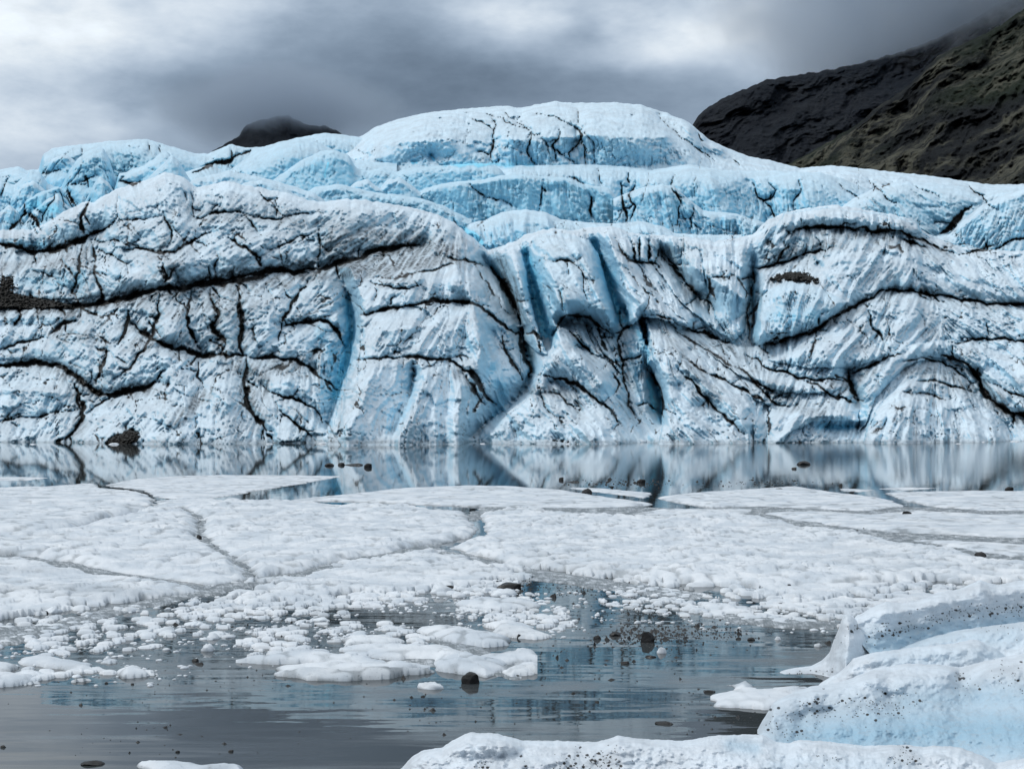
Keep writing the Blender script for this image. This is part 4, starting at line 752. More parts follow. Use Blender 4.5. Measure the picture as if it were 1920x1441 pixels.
# cloud resting on the summits
def cloud(name, loc, size, zlow, soft, dens, seed, tilt=0.0, alb=(.84, .88, .93, 1)):
    m, nt = newmat("cloud_" + str(seed)); b = NB(nt)
    g = b.n('ShaderNodeNewGeometry'); sp = b.n('ShaderNodeSeparateXYZ'); b.L.new(g.outputs['Position'], sp.inputs[0])
    mp = b.n('ShaderNodeMapping'); b.L.new(g.outputs['Position'], mp.inputs['Vector']); mp.inputs['Location'].default_value = (seed * 3.1, 0, 0)
    n = b.noise(mp.outputs[0], .011, 5, .6)
    z = b.math('ADD', b.math('SUBTRACT', sp.outputs['Z'], b.math('MULTIPLY', b.math('SUBTRACT', sp.outputs['X'], loc[0] - size[0] * .25), tilt)), b.math('MULTIPLY', b.math('SUBTRACT', n, .5), soft * 2.2))
    d = b.rng(z, zlow, zlow + soft)
    rr = None
    for ax, c, h_ in (('X', loc[0], size[0] / 2), ('Y', loc[1], size[1] / 2), ('Z', loc[2], size[2] / 2)):
        q = b.math('DIVIDE', b.math('SUBTRACT', sp.outputs[ax], c), h_); q = b.math('MULTIPLY', q, q); rr = q if rr is None else b.math('ADD', rr, q)
    d = b.math('MULTIPLY', d, b.rng(b.math('SUBTRACT', rr, b.math('MULTIPLY', b.math('SUBTRACT', n, .5), .9)), .15, .95, 1, 0))
    p = b.n('ShaderNodeVolumePrincipled'); p.inputs['Color'].default_value = alb; p.inputs['Anisotropy'].default_value = .6
    b.L.new(b.math('MULTIPLY', d, dens), p.inputs['Density'])
    o_ = b.n('ShaderNodeOutputMaterial'); b.L.new(p.outputs[0], o_.inputs['Volume'])
    h = np.array(size) / 2; c8 = np.array([(sx, sy, sz) for sx in (-1, 1) for sy in (-1, 1) for sz in (-1, 1)]) * h + np.array(loc)
    o = link_mesh(name, c8, [[0, 1, 3, 2], [4, 6, 7, 5], [0, 4, 5, 1], [2, 3, 7, 6], [0, 2, 6, 4], [1, 5, 7, 3]], m, None, loc, smooth=False)
    return tag(o, "low grey cloud covering the mountain tops", "cloud", kind='stuff')
CLOUDS = True
if CLOUDS:
    cloud("cloud", (830, 1800, 640), (1280, 840, 900), 335, 160, .034, 1, .16, (.93, .965, 1, 1))
    cloud("cloud", (-250, 1490, 318), (300, 220, 110), 280, 36, .022, 2, 0.0, (.62, .69, .77, 1))

heap([(1446,524),(1458,515),(1472,511),(1495,509),(1515,512),(1530,521),(1535,532),(1520,530),(1500,527),(1475,525)], "black gravel heap lying on the ice right of the middle crevasse", 51)
heap([(-60,512),(0,510),(14,508),(28,520),(34,540),(20,548),(60,556),(110,566),(140,576),(60,578),(-60,576)], "black gravel heap at the left end of the thick dark band", 52)
heap([(200,828),(214,816),(236,808),(254,806),(262,814),(258,826),(240,836),(204,836)], "dark gravel heap at the foot of the ice wall by the waterline", 53)

# ---------------------------------------------------------------- floating ice sheet
def floe_material():
    m, nt = newmat("floe_snow"); b = NB(nt); P = b.pos()
    n1 = b.noise(P, 1.2, 5, .6); n2 = b.noise(P, 14, 4, .6); n3 = b.noise(P, 45, 3, .6)
    col = b.mix(b.rng(n1, .35, .65), (.52, .57, .62, 1), (.70, .73, .76, 1))
    col = b.mix(b.math('MULTIPLY', b.attr('rim'), .95), col, (.135, .155, .168, 1))
    sp = b.math('MULTIPLY', b.rng(n3, .60, .70), b.math('ADD', .12, b.math('MULTIPLY', b.attr('rim'), .8)), True)
    col = b.mix(sp, col, (.04, .04, .04, 1))
    b.out(col, .55, b.bump(b.math('ADD', n2, b.math('MULTIPLY', n3, .5)), .35, .012), .35); return m
FLOE = floe_material()

def floe(poly, thick, label, lump=.05, scale=.28, name="ice_floe", group=None, rag=.9, rimw=.10, su=2.2, gap=-.03, edge=.20, cat="ice floe", seed=0, rowscale=1.0, fringe=None):
    poly = [(a - 340 if a < -55 else a + 340 if a > 1985 else a, b_) for a, b_ in poly]
    pu = np.array([p[0] for p in poly], float); pv = np.array([p[1] for p in poly], float)
    u = np.arange(pu.min() - 8, pu.max() + 8, su)
    vmin, vmax = pv.min() - 5, pv.max() + 6
    v = [vmin]
    while v[-1] < vmax: v.append(v[-1] + (.8 + (v[-1] - 890) / 250.0 * .7) * rowscale)
    U, V = np.meshgrid(u, np.array(v))
    Y = (HC - thick) * F / (V - VH); X = (U - 960) / F * Y
    wpoly = [tuple(on_water(a, b_, thick)[:2]) for a, b_ in poly]
    pxm = Y / F
    jit = rag * pxm
    XJ = X + fbm(X / .9, Y / .9, 7 + seed, 3) * .22 * rag + fbm(X / .25, Y / .25, 8 + seed, 2) * .05 * rag
    YJ = Y + fbm(X / .9, Y / .9, 17 + seed, 3) * .22 * rag + fbm(X / .25, Y / .25, 18 + seed, 2) * .05 * rag
    ins = inside(XJ, YJ, wpoly)
    d = np.full(X.shape, 99.0)
    for k in range(len(wpoly)):
        (ax, ay), (bx, by) = wpoly[k], wpoly[(k + 1) % len(wpoly)]
        d = np.minimum(d, seg_dist(XJ, YJ, ax, ay, bx, by))
    d = np.where(ins, d, -d) - gap
    f1, f2, cid = worley(X / scale + fbm(X, Y, 3, 2) * .6, Y / (scale * 1.15), 21 + seed)
    g1, _, _ = worley(X / (scale * .45), Y / (scale * .5), 23 + seed)
    dome = np.sqrt(np.clip(1 - (f1 / .85) ** 2, 0, 1)) * (.4 + .6 * cid) + .35 * np.sqrt(np.clip(1 - g1 ** 2, 0, 1))
    lowf = fbm(X / 2.4, Y / 2.4, 25 + seed, 3)
    e = 1 - np.exp(-np.clip(d, 0, 9) / edge)
    Z = thick * e + lump * dome * np.clip(d / .22, 0, 1) * (.75 + .7 * lowf) + lump * .8 * lowf * e
    slush = .8 * sstep(.5, .74, f1) * (.5 + lowf)  # darker grey in the hollows between lumps
    if fringe and len(fringe) == 1: loose = np.clip(fringe[0] + .55 * lowf + .25 * fbm(X / .8, Y / .8, 41 + seed, 2), .05, 1)
    if fringe:
        if len(fringe) > 1:
            fw = fringe[0] * sstep(fringe[1], fringe[2], V) * (1 + .8 * lowf) + 1e-4
            loose = np.clip(1 - d / fw, 0, 1)
        rad = .80 - .42 * loose
        cap = np.sqrt(np.clip(1 - (f1 / rad) ** 2, 0, 1))
        Zf = thick * e * (1 - .85 * loose) + lump * cap * (.35 + .65 * cid) * (1 - .45 * loose)
        gapm = (f1 > rad) | (cid < loose * .75 - .1)
        Z = np.where(loose > .05, Zf * sstep(.05, .3, loose) + Z * (1 - sstep(.05, .3, loose)), Z); d = np.where((loose > .28) & gapm, -1, d)
    Z = np.where(d > 0, Z, -.06)
    rim = np.clip(1 - d / rimw, 0, 1) * sstep(*((-.35, .25) if rimw < 9 else (-1.2, .5)), fbm(X / .6, Y / .6, 27 + seed, 3)) + .5 * sstep(.3, .6, fbm(X / 1.6, Y / .5, 29 + seed, 3))* sstep(.5, .05, d)
    rim = rim * .8 + np.clip(slush, 0, .5) + .32 * sstep(.12, .55, fbm(X / 2.6, Y / 1.5, 51 + seed, 4)) if rimw < 9 else .85 + 1.5 * fbm(U / 22, V / 3.4, 33 + seed, 4, .7) + .7 * fbm(U / 3, V / 1.6, 34 + seed, 2)
    P = np.stack([X, Y, Z], -1)
    dk = d > 0
    keep = dk[:-1, :-1] | dk[1:, :-1] | dk[1:, 1:] | dk[:-1, 1:]
    Vv, Fc, at_ = compact(P.reshape(-1, 3), grid_faces(*U.shape, keep=keep), {'rim': np.clip(rim, 0, 1)})
    if len(Fc) == 0: return None
    c = Vv.mean(0); 
    o = link_mesh(name, Vv, Fc, FLOE, None, (float(c[0]), float(c[1]), 0.0), at_)
    return tag(o, label, cat, group)
GF = "cracked ice floes on the lake"
floe([(-80,914),(90,911),(178,903),(192,913),(270,920),(290,932),(275,941),(220,938),(120,940),(-80,938)], .10, "flat white floe at the far left edge of the ice sheet", .03, .3, group=GF)
floe([(-80,941),(120,942),(230,940),(278,945),(284,951),(240,958),(180,967),(130,986),(70,991),(-80,994)], .16, "thick raised floe with a rounded step edge on the left", .06, .35, group=GF)
floe([(192,908),(250,897),(330,891),(420,889),(560,890),(640,891),(575,903),(480,918),(420,929),(340,934),(295,930),(272,917)], .04, "thin flat floe beside the open wedge of still water", .008, .4, group=GF)
floe([(296,936),(400,931),(418,938),(400,943),(330,947),(290,946)], .06, "small flat floe between the thin far floe and the thick left floe", .015, .3, group=GF)
floe([(-80,897),(40,893),(92,894),(60,898),(-80,905)], .03, "thin sliver of white ice alone in the far left water", .004, .4, group=GF)
floe([(-80,999),(70,998),(135,990),(190,972),(250,961),(290,951),(340,954),(372,972),(368,1005),(412,1038),(452,1062),(466,1082),(400,1096),(330,1083),(240,1073),(130,1055),(60,1040),(-80,1022)], .04, "large lumpy white floe in the left middle of the sheet", .115, .30, group=GF, seed=1)
floe([(-80,1031),(55,1049),(130,1064),(240,1082),(330,1093),(384,1104),(330,1112),(220,1128),(140,1150),(60,1168),(-80,1190)], .035, "white floe with a pointed right tip near the left edge", .085, .24, group=GF, seed=2, fringe=(1.6, 1105, 1170))
floe([(300,948),(420,940),(540,938),(640,945),(760,951),(870,960),(880,975),(895,990),(880,1003),(820,1018),(765,1024),(720,1036),(635,1050),(545,1073),(485,1081),(470,1060),(425,1033),(384,1003),(384,970),(345,950)], .035, "wide lumpy floe left of the middle between two long cracks", .105, .28, group=GF, seed=3)
floe([(545,934),(640,925),(750,913),(870,908),(960,909),(1060,917),(1130,928),(1210,938),(1220,943),(1160,948),(1100,950),(1000,948),(900,947),(760,940),(650,936)], .06, "smooth greyish floe carrying a dark pointed boulder", .010, .35, group=GF, seed=4)
floe([(900,964),(960,956),(1020,960),(1160,970),(1270,966),(1390,965),(1470,979),(1540,993),(1650,1011),(1750,1026),(1850,1049),(1990,1060),(1990,1096),(1850,1090),(1700,1110),(1600,1130),(1480,1130),(1400,1124),(1320,1104),(1240,1098),(1150,1086),(1050,1070),(960,1056),(900,1038),(850,1024),(905,1005),(915,985)], .035, "largest lumpy white floe filling the right middle of the sheet", .105, .22, group=GF, seed=5, fringe=(1.3, 1050, 1110))
floe([(485,1086),(545,1080),(640,1059),(730,1043),(775,1031),(815,1028),(880,1049),(960,1066),(990,1076),(940,1092),(860,1104),(760,1114),(660,1124),(560,1134),(460,1142),(360,1146),(390,1120),(440,1098)], .04, "broken crumbly floe just below the long diagonal crack", .07, .20, group=GF, seed=6, rag=5, fringe=(1.0, 1070, 1105))
floe([(1230,930),(1290,922),(1420,914),(1490,909),(1560,920),(1650,930),(1700,945),(1620,955),(1500,950),(1400,945),(1330,948),(1280,940)], .06, "flat grey white floe at the far right of the middle", .012, .35, group=GF, seed=7)
floe([(1660,921),(1820,918),(1990,921),(1990,950),(1850,955),(1740,945),(1700,935)], .06, "flat floe at the far right edge of the sheet", .012, .35, group=GF, seed=8)
floe([(1430,958),(1520,955),(1630,962),(1720,955),(1850,962),(1990,965),(1990,1006),(1880,1003),(1780,998),(1680,993),(1580,984),(1490,970)], .07, "long floe with a dark stone on it at the right", .02, .3, group=GF, seed=9)
floe([(1700,1008),(1800,1012),(1900,1018),(1990,1014),(1990,1034),(1900,1040),(1800,1026)], .06, "narrow floe at the right edge above the largest floe", .03, .3, group=GF, seed=10)
floe([(1240,952),(1330,953),(1420,952),(1400,960),(1300,962),(1180,962)], .05, "narrow slushy strip of ice behind the largest floe", .02, .3, group=GF, seed=11)
floe([(1290,1060+60),(1360,1128),(1440,1138),(1500,1160),(1480,1168),(1400,1158),(1330,1150),(1272,1148)], .04, "small lumpy floe pointing at the iceberg fin", .05, .2, group=GF, seed=12, fringe=(.5, 1000, 1010))
floe([(1500,1134),(1600,1134),(1700,1114),(1760,1110),(1740,1130),(1650,1150),(1600,1158),(1540,1152)], .04, "lumpy floe directly behind the dirty ice ridge", .06, .22, group=GF, seed=13, fringe=(.8, 1000, 1010))
floe([(1060,912),(1130,914),(1220,922),(1212,932),(1130,922)], .03, "thin strip of floe right of the dark pointed boulder", .006, .3, group=GF, seed=14)
floe([(1575,914),(1640,917),(1612,921),(1580,919)], .02, "tiny flat floe beside a single stone in far water", .004, .3, group=GF, seed=15)
floe([(1640,915),(1700,912),(1760,914),(1700,918)], .02, "thin white ice patch in the water at far right", .004, .3, group=GF, seed=16)

GL_ = "grey slush in the cracks of the ice sheet"
for i, (pl, lb) in enumerate([
 ([(800,1024),(870,1036),(960,1058),(1060,1074),(1160,1090),(1260,1103),(1330,1112),(1300,1122),(1200,1112),(1100,1100),(1000,1086),(940,1078),(860,1052)], "grey slush ribbon along the lower edge of the largest floe"),
 ([(1300,1135),(1380,1146),(1480,1160),(1570,1165),(1560,1178),(1460,1176),(1380,1166),(1310,1150)], "grey slush ribbon running to the iceberg fin"),
 ([(640,1192),(700,1206),(800,1226),(880,1240),(960,1262),(972,1270),(900,1262),(820,1246),(720,1226),(650,1206)], "sparkling slush ribbon across the near strip field, lower one"),
 ([(780,1170),(840,1190),(900,1208),(960,1238),(984,1264),(950,1264),(880,1228),(800,1190)], "sparkling slush ribbon across the near strip field, upper one"),
 ([(380,1092),(480,1080),(640,1046),(775,1023),(820,1019),(832,1034),(770,1042),(640,1066),(500,1096),(390,1116)], "brownish grey slush filling the long diagonal crack"),
 ([(1290,954),(1420,949),(1560,950),(1700,950),(1990,955),(1990,1062),(1850,1051),(1650,1013),(1540,995),(1470,981),(1400,967),(1290,965)], "wide grey slush lane between the right floes"),
 ([(-80,1018),(60,1036),(250,1076),(392,1100),(370,1112),(240,1092),(60,1057),(-80,1042)], "grey slush in the straight crack above the pointed left floe"),
 ([(282,943),(345,947),(387,968),(387,1003),(427,1033),(472,1062),(487,1085),(453,1086),(403,1040),(363,1008),(368,975),(335,955),(285,951)], "grey slush in the winding crack between the two biggest left floes"),
 ([(905,950),(1050,950),(1180,948),(1290,955),(1280,966),(1160,970),(1020,961),(940,960),(890,976),(872,966)], "grey slush between the smooth greyish floe and the largest floe"),
 ([(-60,1196),(70,1172),(220,1134),(390,1104),(400,1112),(330,1128),(220,1150),(120,1178),(40,1206),(-60,1226)], "grey slush below the pointed left floe")]):
    floe(pl, .012, lb, .014, .12, name="slush", group=GL_, rag=1.2, rimw=60, su=2.0, edge=.06, cat="slush", seed=70 + i)

for i, (pl, lz, sc, lb) in enumerate([
 ([(40,1172),(140,1160),(240,1140),(400,1118),(560,1128),(650,1146),(600,1176),(480,1186),(380,1196),(250,1212),(120,1222),(-60,1226),(-60,1196)], .72, .20, "brash ice crowding the left water below the pointed floe"),
 ([(480,1128),(640,1112),(780,1100),(900,1088),(975,1084),(960,1104),(860,1112),(760,1124),(650,1140),(560,1150)], .50, .19, "brash ice along the lower edge of the crumbly floe"),
 ([(860,1108),(1000,1112),(1060,1140),(1090,1168),(1020,1180),(930,1160),(870,1136)], .80, .17, "brash ice in the middle of the near water"),
 ([(450,1190),(560,1172),(680,1166),(760,1176),(840,1200),(820,1226),(700,1230),(560,1236),(470,1232)], .66, .22, "brash ice packed between the near flat strips"),
 ([(1130,1092),(1260,1106),(1420,1128),(1560,1160),(1480,1170),(1330,1150),(1200,1150),(1140,1120)], .72, .18, "brash ice below the largest floe"),
 ([(-60,1240),(80,1236),(240,1246),(330,1256),(220,1270),(60,1284),(-60,1290)], .84, .2, "brash ice at the far left of the near water"),
 ([(1400,1106),(1600,1120),(1760,1100),(1990,1080),(1990,1140),(1700,1150),(1560,1156),(1450,1134)], .38, .2, "brash ice behind the dirty ice ridge")]):
    o = floe(pl, .02, lb, .055, sc, name="brash_ice", rag=2.5, rimw=.02, su=1.5, edge=.1, cat="brash ice", seed=90 + i, rowscale=.75, fringe=(lz,))
    o['kind'] = 'stuff'

# long flat strips in the near water: (outline, label)
GS = "flat ice strips in the near water"
STR = [([(450,1232),(520,1222),(640,1224),(740,1230),(750,1236),(640,1238),(520,1237)], "long low ice strip, upper left of the near strip field"),
([(520,1246),(600,1238),(700,1240),(800,1246),(760,1254),(640,1256),(530,1254)], "long low ice strip crossing the middle of the near strip field"),
([(520,1256),(640,1252),(760,1250),(810,1252),(720,1261),(560,1263)], "long low ice strip nearest the camera in the strip field"),
([(640,1190),(700,1184),(760,1192),(740,1204),(660,1206)], "lumpy strip at the upper left of the field"),
([(640,1208),(730,1204),(830,1212),(900,1226),(860,1234),(740,1226),(660,1220)], "broad strip in the middle of the near strip field"),
([(780,1172),(830,1168),(900,1180),(960,1192),(958,1200),(900,1204),(840,1196),(800,1186)], "thick strip right of the sparkling slush ridge"),
([(800,1222),(840,1216),(930,1232),(960,1246),(900,1258),(830,1248)], "slushy strip behind the big dark wet rock"),
([(910,1226),(960,1218),(984,1210),(1000,1222),(1000,1232),(940,1236)], "humped ice strip with a peak at the right of the field"),
([(950,1238),(1000,1240),(1000,1250),(955,1250)], "short ice strip under the humped one"),([(945,1252),(1010,1248),(1014,1256),(960,1262)], "short ice strip at the lower right corner of the field"),
([(900,1164),(950,1158),(1010,1172),(1044,1184),(1000,1190),(930,1184)], "flat strip with a scalloped top in the middle water"),([(860,1122),(920,1120),(1010,1126),(1014,1134),(930,1138),(870,1134)], "strip of lumps just below the dirty slab"),
([(1340,1298),(1380,1292),(1460,1288),(1510,1284),(1500,1306),(1420,1316),(1350,1312)], "slushy ice tongue touching the front of the iceberg"),([(-60,1262),(0,1260),(70,1264),(84,1272),(20,1280),(-60,1278)], "flat strip at the far left of the near water"),
([(40,1226),(90,1220),(150,1232),(196,1246),(170,1252),(100,1246),(50,1238)], "curved flat strip at the left of the near water"),([(-60,1236),(0,1232),(38,1240),(20,1250),(-60,1252)], "strip cut by the left edge of the view"),
([(224,1256),(262,1250),(274,1258),(236,1264)], "short flat strip in the left water beside two black stones"),([(250,1424),(330,1424),(440,1432),(460,1437),(330,1440)], "pale thin strip at the bottom of the left water"),
([(1364,1274),(1390,1270),(1410,1276),(1396,1282),(1370,1280)], "small narrow strip in front of the ice tongue")]
for i, (pl, lb) in enumerate(STR):
    floe(pl, .05, lb, .05, .20, name="ice_strip", group=GS, rag=1.2, rimw=.02, su=1.6, edge=.05, cat="ice strip", seed=40 + i, rowscale=.7)
# ---------------------------------------------------------------- stranded icebergs at the near right
BERG = ice_material("berg_ice", (.68, .73, .78), (.29, .46, .58), 16.0, .45, .016)
def berg_attrs(bands, blues, seed, tone=.05):
    """bands of grit frozen into the ice: (half width, density, pts)"""
    def fn(U, V, t):
        D = np.zeros(U.shape)
        for w, s, pts in bands:
            d = np.full(U.shape, 1e9)
            for k in range(len(pts) - 1): d = np.minimum(d, seg_dist(U, V, *pts[k], *pts[k + 1]))
            D = np.maximum(D, s * np.exp(-(d / w) ** 2))
        n = fbm(U / 22, V / 16, seed, 3)
        D = np.clip(D * (1 + 1.4 * n), 0, 1.2)
        f1, _, idc = worley(U / 5.2, V / 4.4, seed + 3)
        g1, _, idg = worley(U / 11.0, V / 9.0, seed + 5)
        spk = np.where(idc < D * .55, sstep(.36, .16, f1), 0) + np.where(idg < D * .34, sstep(.36, .2, g1), 0)
        B = np.zeros(U.shape)
        for w, s, pts in blues:
            d = np.full(U.shape, 1e9)
            for k in range(len(pts) - 1): d = np.minimum(d, seg_dist(U, V, *pts[k], *pts[k + 1]))
            B = np.maximum(B, s * np.exp(-(d / w) ** 2))
        return {'dirt': np.clip(spk, 0, 1), 'film': np.clip(D * .28, 0, 1), 'blue': np.clip(tone + B, 0, 1)}
    return fn
def soft(seed, a=.02, s=24):
    return lambda U, V: a * (fbm(U / s, V / (s * .7), seed, 4, .45) * 2.2 + .25 * fbm(U / 6, V / 5, seed + 7, 2))
berg = empty("iceberg", (6.2, 13.2, 0)); tag(berg, "big white iceberg speckled with black grit and topped by a pointed fin", "iceberg")
block("ice_ridge", [(1601,1160),(1606,1153),(1622,1146),(1640,1135),(1660,1127),(1690,1130),(1720,1125),(1760,1110),(1800,1103),(1820,1094),(1838,1087),(1870,1096),(1900,1090),(1920,1086),(2010,1080)], [(1601,1190),(1640,1235),(1760,1225),(2010,1200)], [(1600,15.0),(1760,15.6),(2010,16.6)], .006, BERG, berg, 20, .5, gl=False, st=1.6, back=(1.6, 20), jit=1.2, seed=61,
      rel=relief(1560, 2020, 1070, 1250, [(0, [(1560, 1250), (2020, 1250)]), (.25, [(1660, 1150), (1850, 1115), (2020, 1105)]), (0, [(1640, 1215), (1760, 1190), (2020, 1150)])], 4, 80), lumps=soft(62, .03),
      extra=berg_attrs([(14,.75,[(1640,1190),(1720,1172),(1800,1150),(1870,1142),(2010,1130)]),(9,.6,[(1650,1205),(1640,1190)])], [(34,.75,[(1640,1215),(1760,1190),(2010,1165)])], 63), label="dirt speckled rolled ridge at the back of the iceberg")
block("snow_mound", [(1660,1222),(1690,1210),(1740,1195),(1800,1180),(1860,1172),(1920,1165),(2010,1160)], 1260, 14.6, .008, BERG, berg, 16, .35, gl=False, st=1.8, back=(.8, 10), seed=64, jit=1, lumps=soft(65, .03), extra=berg_attrs([(16,.25,[(1840,1175),(1920,1180)])], [(30,.35,[(1700,1215),(1900,1190)])], 66))
block("ice_fin", [(1440,1262),(1455,1257),(1490,1251),(1520,1248),(1540,1238),(1556,1222),(1562,1202),(1572,1180),(1579,1158),(1585,1151),(1594,1152),(1602,1157),(1614,1174),(1630,1196),(1641,1220),(1645,1248)], [(1440,1290),(1645,1310)], 14.8, .004, BERG, berg, 12, .35, gl=False, st=1.3, back=(.7, 12), seed=67, jit=.5,
      rel=relief(1430, 1660, 1140, 1290, [(0, [(1430, 1290), (1660, 1290)]), (.22, [(1590, 1155), (1592, 1200), (1585, 1250)]), (-.1, [(1550, 1240), (1500, 1258)])], 3, 60), lumps=soft(68, .015),
      extra=berg_attrs([(9,.55,[(1570,1195),(1595,1180),(1612,1176)]),(4,.7,[(1460,1262),(1560,1256)])], [(22,.25,[(1600,1230),(1630,1230)])], 69), label="small pointed ice fin at the left end of the iceberg")
block("snow_mound", [(1533,1284),(1545,1275),(1570,1262),(1590,1245),(1600,1233),(1640,1222),(1680,1217),(1720,1212),(1790,1205),(1822,1198),(1834,1198),(1848,1206),(1870,1216),(1892,1232),(1920,1224),(2010,1215)], [(1533,1310),(2010,1290)], 14.0, .004, BERG, berg, 22, .4, gl=False, st=1.6, back=(.9, 14), seed=70, jit=1.2,
      rel=relief(1500, 2020, 1180, 1330, [(0, [(1500, 1330), (2020, 1330)]), (.15, [(1610, 1245), (1700, 1228), (1800, 1220)]), (.12, [(1600, 1262), (1760, 1246), (1860, 1252)])], 4, 50), lumps=soft(71, .035), extra=berg_attrs([], [(20,.25,[(1660,1240),(1880,1225)])], 72))
block("ice_face", [(1420,1368),(1426,1356),(1436,1340),(1450,1316),(1480,1300),(1520,1286),(1560,1281),(1600,1269),(1640,1252),(1700,1243),(1760,1245),(1800,1250),(1850,1238),(1880,1231),(1920,1224),(2010,1214)], [(1420,1374),(1460,1405),(1500,1412),(1600,1418),(2010,1450)], [(1420,11.7),(1500,12.3),(1700,13.0),(2010,13.0)], .0098, BERG, berg, 40, .6, gl=False, st=1.5, back=(.8, 10), seed=73, jit=1.2,
      rel=relief(1400, 2020, 1200, 1460, [(0, [(1400, 1460), (2020, 1460)]), (.22, [(1480, 1312), (1560, 1296), (1650, 1270)]), (-.06, [(1500, 1340), (1560, 1330)]), (.25, [(1690, 1290), (1720, 1262), (1780, 1262)]), (-.08, [(1660, 1300), (1690, 1330)]), (-.15, [(1795, 1262), (1815, 1290), (1830, 1310)]), (.2, [(1850, 1270), (1920, 1250), (2010, 1240)]), (.2, [(1560, 1365), (1760, 1370), (2010, 1390)]), (.12, [(1440, 1400), (1600, 1412), (2010, 1445)])], 4, 60), lumps=soft(74, .03),
      extra=berg_attrs([(20,.55,[(1480,1345),(1560,1325),(1660,1320),(1700,1318)]),(14,.6,[(1445,1360),(1500,1370)]),(8,.7,[(1640,1330),(1690,1345)]),(14,.6,[(1800,1275),(1820,1290)]),(16,.65,[(1880,1255),(1930,1280),(1990,1300)])], [(68,.9,[(1500,1400),(1600,1385),(1760,1370),(2010,1375)]),(38,.65,[(1700,1320),(1850,1310),(2010,1310)])], 75, .03), label="rounded front face of the iceberg with blue ice below")
shore = empty("ice_block", (3.4, 9.9, 0)); tag(shore, "lumpy white ice block with black dirt stains along the bottom edge of the view", "ice block")
block("ice_crust", [(730,1452),(752,1440),(770,1420),(790,1406),(830,1400),(850,1386),(880,1372),(930,1374),(980,1387),(1050,1388),(1120,1390),(1160,1378),(1200,1384),(1280,1388),(1340,1378),(1400,1376),(1430,1376),(1455,1390),(1480,1392),(1500,1386),(1540,1388),(1620,1397),(1700,1395),(1730,1399),(1760,1397),(1800,1400),(1840,1415),(1870,1430),(1895,1424),(1940,1418),(2010,1418)], 1545, [(730,10.35),(900,10.2),(1500,10.2),(2010,9.9)], .0075, BERG, shore, 30, .55, gl=False, st=1.5, back=(.5, 8), seed=76, jit=1.5,
      rel=relief(700, 2020, 1350, 1560, [(0, [(700, 1560), (2020, 1560)]), (.16, [(800, 1425), (880, 1395), (960, 1400)]), (-.03, [(880, 1425), (1000, 1412), (1100, 1415)]), (.14, [(980, 1435), (1060, 1425)]), (.16, [(1150, 1398), (1300, 1405)]), (-.06, [(1370, 1394), (1420, 1402)]), (.08, [(1480, 1405), (1640, 1412), (1760, 1412)]), (.15, [(1300, 1430), (1480, 1440), (1700, 1450)]), (.15, [(1900, 1435), (2010, 1432)])], 4, 45), lumps=soft(77, .035, 20),
      extra=berg_attrs([(20,1.0,[(1060,1438),(1110,1430),(1150,1425)]),(10,.8,[(890,1440),(910,1432)]),(8,.6,[(980,1440),(985,1428)]),(7,.6,[(1530,1418),(1570,1424)]),(10,.8,[(1690,1405),(1710,1415)]),(8,.6,[(1660,1425),(1720,1428)])], [(14,.5,[(1370,1395),(1415,1402)]),(25,.2,[(1460,1440),(1700,1441)])], 78, .02))

# ---------------------------------------------------------------- loose ice lumps and stones in the water
LUMP = ice_material("lump_ice", (.68, .72, .76), (.5, .62, .70), 18.0, .2, .006)
def stone_material():
    m, nt = newmat("wet_stone"); b = NB(nt); P = b.pos()
    col = b.mix(b.noise(P, 9, 5, .6), (.005, .005, .006, 1), (.030, .028, .026, 1))
    b.out(col, b.rng(b.noise(P, 14, 3), .3, .7, .3, .7), b.bump(b.noise(P, 26, 4, .6), .6, .02), .4); return m
STONE = stone_material()
def ico(sub):
    bm = bmesh.new(); bmesh.ops.create_icosphere(bm, subdivisions=sub, radius=1.0)
    V = np.array([v.co[:] for v in bm.verts]); Fc = np.array([[v.index for v in f.verts] for f in bm.faces]); bm.free(); return V, Fc
I3, T3 = ico(3)
def lump_verts(seed, flat=.42, rough=.28):
    n = fbm(I3[:, 0] * 1.1 + seed * 5 + I3[:, 2], I3[:, 1] * 1.1 + I3[:, 2] * .7, seed, 3)
    n2 = fbm(I3[:, 0] * 2.6 + seed * 3, I3[:, 1] * 2.6 - I3[:, 2], seed + 3, 2)
    V = I3 * (1 + rough * n + .12 * n2)[:, None]
    V[:, 2] = np.where(V[:, 2] > 0, V[:, 2] * flat * (1 + .5 * n), V[:, 2] * .2)
    V[:, :2] /= np.abs(V[:, 0]).max(); return V
def stone_verts(seed):
    rs = np.random.RandomState(seed); V = I3.copy()
    for k in range(13):
        d = rs.normal(size=3); d /= np.linalg.norm(d); h = rs.uniform(.55, .85)
        p = V @ d; V = V - np.clip(p - h, 0, None)[:, None] * d
    V *= (1 + .07 * fbm(V[:, 0] * 4 + seed, V[:, 1] * 4 + V[:, 2] * 3, seed, 3))[:, None]
    V[:, 0] /= np.abs(V[:, 0]).max(); V[:, 1] /= np.abs(V[:, 1]).max(); V[:, 2] /= V[:, 2].max(); return V
def base_mesh(nm, V, mat, smooth=True, attrs=None):
    o = link_mesh(nm, V, T3, mat, attrs=attrs, smooth=smooth); me = o.data; bpy.data.objects.remove(o); return me
z642 = {k: np.zeros(len(I3)) for k in ('dirt', 'film', 'blue')}
LM = [base_mesh("ice_lump", lump_verts(200 + k, [.34, .42, .5, .6, .38, .46][k]), LUMP, attrs=z642) for k in range(6)]
SM = [base_mesh("stone", stone_verts(300 + k), STONE, smooth=False) for k in range(6)]
